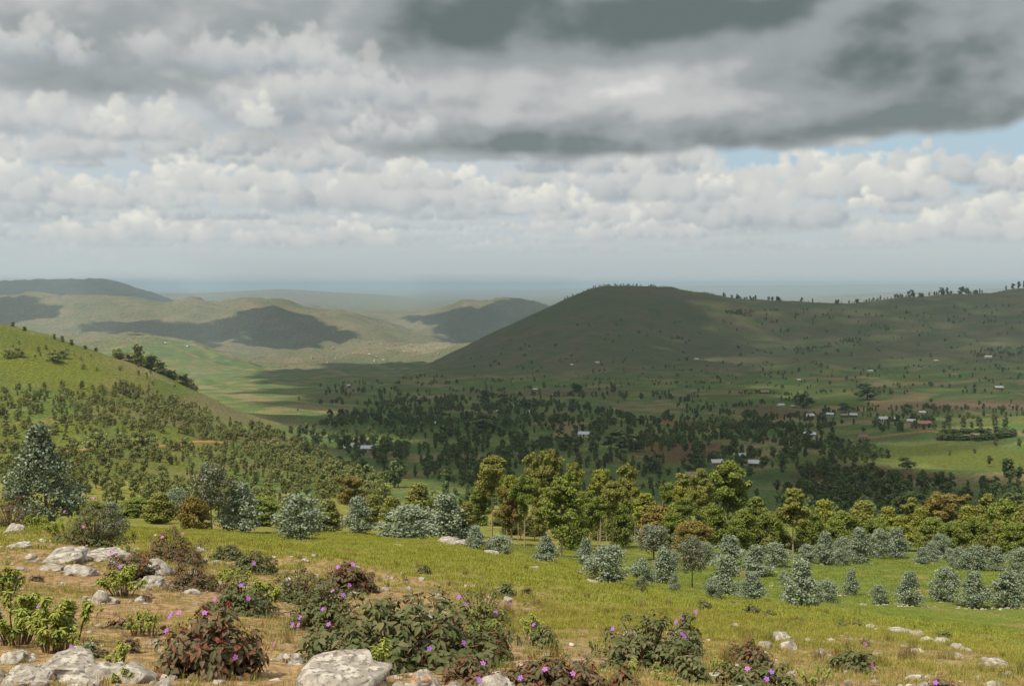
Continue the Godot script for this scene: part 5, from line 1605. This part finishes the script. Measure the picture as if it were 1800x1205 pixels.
func make_rocks() -> void:
	var m := StandardMaterial3D.new()
	m.albedo_texture = stone_texture(0.17)
	m.uv1_triplanar = true
	m.uv1_world_triplanar = true
	m.uv1_scale = Vector3.ONE * 1.1
	m.roughness = 0.95
	m.metallic_specular = 0.2
	m.heightmap_enabled = true
	m.heightmap_texture = grain_texture(83, 0.03, 0.0, 1.0)
	m.heightmap_scale = 0.7
	var far := m.duplicate()
	far.uv1_scale = Vector3.ONE * 0.5
	var stained: StandardMaterial3D = m.duplicate()
	stained.albedo_texture = stone_texture(0.44)
	var kinds := []
	for k in 8: kinds.append(rock_mesh(90 + k))
	rng.seed = 21
	for k in ROCKS.size():
		var r: Array = ROCKS[k]
		var o := whole("rock", kinds[k % 8], stained if r[4].contains("orange") or r[4].contains("ochre") else (m if r[1] > -16.0 else far), r[4], "rock")
		var h: float = r[3] * 0.92
		o.position = Vector3(r[0], height(r[0], r[1]) - h * 0.28, r[1])
		o.rotation = Vector3(0.0, rng.randf_range(-0.5, 0.5) + (PI if k % 2 else 0.0), rng.randf_range(-0.10, 0.10))
		o.scale = Vector3(r[2] * 1.02, h, r[2] * rng.randf_range(0.7, 1.1))
	# loose stones
	var list := []
	for k in 2200:
		var d := lerpf(5.2, 48.0, pow(rng.randf(), 1.3))
		var x := rng.randf_range(-0.56, 0.56) * d
		var c := ground_colour(x, -d, 0.0)
		if c.r < 0.335 and rng.randf() > 0.02: continue
		list.append([0.0, x, -d, (0.02 + 0.09 * pow(rng.randf(), 3.0)) * (0.8 if d < 12.0 else 1.5)])
	for r in ROCKS:                                # rubble round the outcrops
		for k in 7:
			var a := rng.randf() * TAU
			list.append([0.0, r[0] + cos(a) * r[2] * rng.randf_range(0.5, 1.1), r[1] + sin(a) * r[2] * rng.randf_range(0.4, 0.9), r[3] * rng.randf_range(0.15, 0.5)])
	for s in SAPLINGS:                             # pale cut brushwood and stones under the meadow saplings
		if s[0] > 12.0:
			for k in 16: list.append([0.0, s[0] + rng.randf_range(-1.2, 1.2), s[1] + rng.randf_range(0.3, 1.1), rng.randf_range(0.06, 0.19)])
	var o := Node3D.new()
	o.name = "loose_stones"
	add_child(o)
	tag(o, "small pale stones strewn over the bare soil", "stones", "", "stuff")
	for k in 4:
		var mine := []
		for j in list.size():
			if j % 4 == k: mine.append(list[j])
		scatter_stones(kinds[k], far, mine, o)

func scatter_stones(mesh: Mesh, m: Material, list: Array, parent: Node3D) -> void:
	var mm := MultiMesh.new()
	mm.transform_format = MultiMesh.TRANSFORM_3D
	mm.mesh = mesh
	mm.instance_count = list.size()
	for k in list.size():
		var t: Array = list[k]
		var b := Basis.from_euler(Vector3(rng.randf() * 0.5, rng.randf() * TAU, rng.randf() * 0.5)).scaled(Vector3(rng.randf_range(1.0, 1.9), rng.randf_range(0.5, 0.9), rng.randf_range(0.9, 1.4)) * t[3])
		mm.set_instance_transform(k, Transform3D(b, Vector3(t[1], height(t[1], t[2]) - t[3] * 0.2, t[2])))
	var o := MultiMeshInstance3D.new()
	o.name = "stones"
	o.multimesh = mm
	o.material_override = m
	parent.add_child(o, true)

func tuft(s: int, blades: int, tall: float, spread: float, wide: float) -> ArrayMesh:
	rng.seed = s
	var sh := Shape.new()
	for k in blades:
		var a := rng.randf() * TAU
		var f := Vector3(cos(a), 0.0, sin(a))
		var r := Vector3(-f.z, 0.0, f.x) * wide * rng.randf_range(0.6, 1.2)
		var p := Vector3(rng.randf_range(-1.0, 1.0), 0.0, rng.randf_range(-1.0, 1.0)) * spread
		var h := tall * rng.randf_range(0.5, 1.0)
		var bend := h * rng.randf_range(0.15, 0.75)
		var c := vary(Color(1, 1, 1), 0.18)
		var q := p + f * bend * 0.3 + Vector3(0, h * 0.6, 0)
		sh.quad(p - r - Vector3(0, 0.02, 0), q - r * 0.7, q + r * 0.7, p + r - Vector3(0, 0.02, 0), c)
		sh.tri(q - r * 0.7, p + f * bend + Vector3(0, h, 0), q + r * 0.7, c)
	return sh.mesh()

var m_grass: StandardMaterial3D
func sward(called: String, label: String, tufts: Array, spots: Array, by: float) -> void:
	var o := Node3D.new()
	o.name = called
	add_child(o)
	tag(o, label, "grass", "", "stuff")
	for k in tufts.size():
		var mine := []
		for j in spots.size():
			if j % tufts.size() == k: mine.append(spots[j])
		var mm := MultiMesh.new()
		mm.transform_format = MultiMesh.TRANSFORM_3D
		mm.use_colors = true
		mm.mesh = tufts[k]
		mm.instance_count = mine.size()
		for j in mine.size():
			var t: Array = mine[j]
			var sc: float = t[2]
			mm.set_instance_transform(j, Transform3D(Basis(Vector3.UP, rng.randf() * TAU).scaled(Vector3(sc, sc * rng.randf_range(0.7, 1.25), sc)), Vector3(t[0], height(t[0], t[1]) - 0.01, t[1])))
			var c: Color = t[3]
			var v := rng.randf_range(1.0 - by, 1.0 + by)
			mm.set_instance_color(j, Color(c.r * v * rng.randf_range(0.92, 1.12), c.g * v, c.b * v))
		var n := MultiMeshInstance3D.new()
		n.name = "tufts"
		n.multimesh = mm
		n.material_override = m_grass
		o.add_child(n, true)

func make_grass() -> void:
	m_grass = leaf_material(Color(0.6, 0.6, 0.35), 0.7)
	var near := [tuft(601, 18, 0.070, 0.06, 0.0030), tuft(602, 14, 0.11, 0.05, 0.0025), tuft(603, 20, 0.05, 0.08, 0.0032)]
	var field := [tuft(604, 30, 0.075, 0.22, 0.010), tuft(605, 30, 0.10, 0.22, 0.009)]
	var lawn := [tuft(606, 30, 0.07, 0.45, 0.022), tuft(607, 30, 0.10, 0.45, 0.022)]
	rng.seed = 31
	var a := []
	var b := []
	var c := []
	for k in 66000:
		var d := lerpf(4.4, 22.0, pow(rng.randf(), 0.75))
		var x := rng.randf_range(-0.64, 0.64) * d
		var g := ground_colour(x, -d, 0.0)
		var bare := sstep(0.26, 0.40, g.r)
		if rng.randf() < bare * 0.72: continue
		a.append([x, -d, rng.randf_range(0.6, 1.3) * (1.0 - 0.35 * bare), Color(0.345, 0.325, 0.070).lerp(Color(0.40, 0.315, 0.145), bare) if rng.randf() < 0.65 else Color(0.25, 0.275, 0.055)])
	for k in 68000:
		var d := lerpf(20.0, 70.0, pow(rng.randf(), 0.7))
		var x := rng.randf_range(-0.64, 0.64) * d
		var g := ground_colour(x, -d, 0.0)
		if rng.randf() < sstep(0.27, 0.40, g.r) * 0.7: continue
		var lush := sstep(0.02, 0.24, x / d)
		b.append([x, -d, rng.randf_range(0.5, 1.2) * (1.0 - 0.45 * lush * sstep(30.0, 45.0, d)), Color(0.315, 0.340, 0.062).lerp(Color(0.255, 0.315, 0.062), lush * sstep(28.0, 40.0, d))])
	for k in 33000:
		var d := lerpf(60.0, 135.0, pow(rng.randf(), 0.8))
		var x := rng.randf_range(-0.64, 0.64) * d
		c.append([x, -d, rng.randf_range(0.6, 1.2), Color(0.225, 0.285, 0.057)])
	sward("knoll_grass", "short dry yellow grass over the rocky knoll", near, a, 0.25)
	sward("field_grass", "yellow green grass over the knoll's far side", field, b, 0.18)
	sward("meadow_grass", "short bright green grass of the meadow below", lawn, c, 0.14)
	var tall := [tuft(608, 70, 0.24, 0.08, 0.003), tuft(609, 60, 0.20, 0.10, 0.003)]
	var spots := []
	for k in 150:
		var d := lerpf(8.0, 40.0, rng.randf())
		var x := rng.randf_range(-0.25, 0.56) * d
		spots.append([x, -d, rng.randf_range(0.6, 1.15), Color(0.22, 0.17, 0.075) if rng.randf() < 0.4 else Color(0.19, 0.19, 0.05)])
	sward("grass_clumps", "taller tawny grass clumps standing out of the sward", tall, spots, 0.2)

func _ready() -> void:
	rng.seed = 7
	# camera, sky, sun, haze, exposure
	var cam := Camera3D.new()
	cam.name = "camera"
	cam.fov = 38.0
	cam.near = 0.1
	cam.far = 200000.0
	cam.rotation_degrees.x = -3.45
	add_child(cam)
	cam.current = true
	var env := Environment.new()
	env.background_mode = Environment.BG_SKY
	env.sky = Sky.new()
	env.sky.sky_material = make_sky()
	env.background_energy_multiplier = 1.2
	env.tonemap_mode = Environment.TONE_MAPPER_LINEAR
	env.tonemap_exposure = 0.93
	env.fog_enabled = true
	env.fog_density = 0.000056
	env.fog_light_color = Color(0.82, 0.93, 1.0)
	env.sdfgi_enabled = true
	env.ssao_enabled = true
	env.ssil_enabled = true
	var we := WorldEnvironment.new()
	we.name = "world_environment"
	we.environment = env
	add_child(we)
	var sun := DirectionalLight3D.new()
	sun.name = "sun"
	sun.rotation_degrees = Vector3(-SUN_HEIGHT, SUN_SIDE, 0.0)
	sun.light_energy = 1.6
	sun.light_color = Color(1.0, 0.95, 0.86)
	sun.light_angular_distance = 0.6
	sun.shadow_enabled = true
	add_child(sun)
	sun_from = sun.basis.z.normalized()
	m_leaf = leaf_material(Color(0.6, 0.6, 0.36))
	m_bark = plain_material(Color.WHITE)
	m_bark.vertex_color_use_as_albedo = true
	prepare_land()
	make_ground()
	make_clouds()
	make_roads()
	make_near_trees()
	make_understorey()
	make_woods()
	make_houses()
	make_bushes()
	make_rocks()
	make_grass()
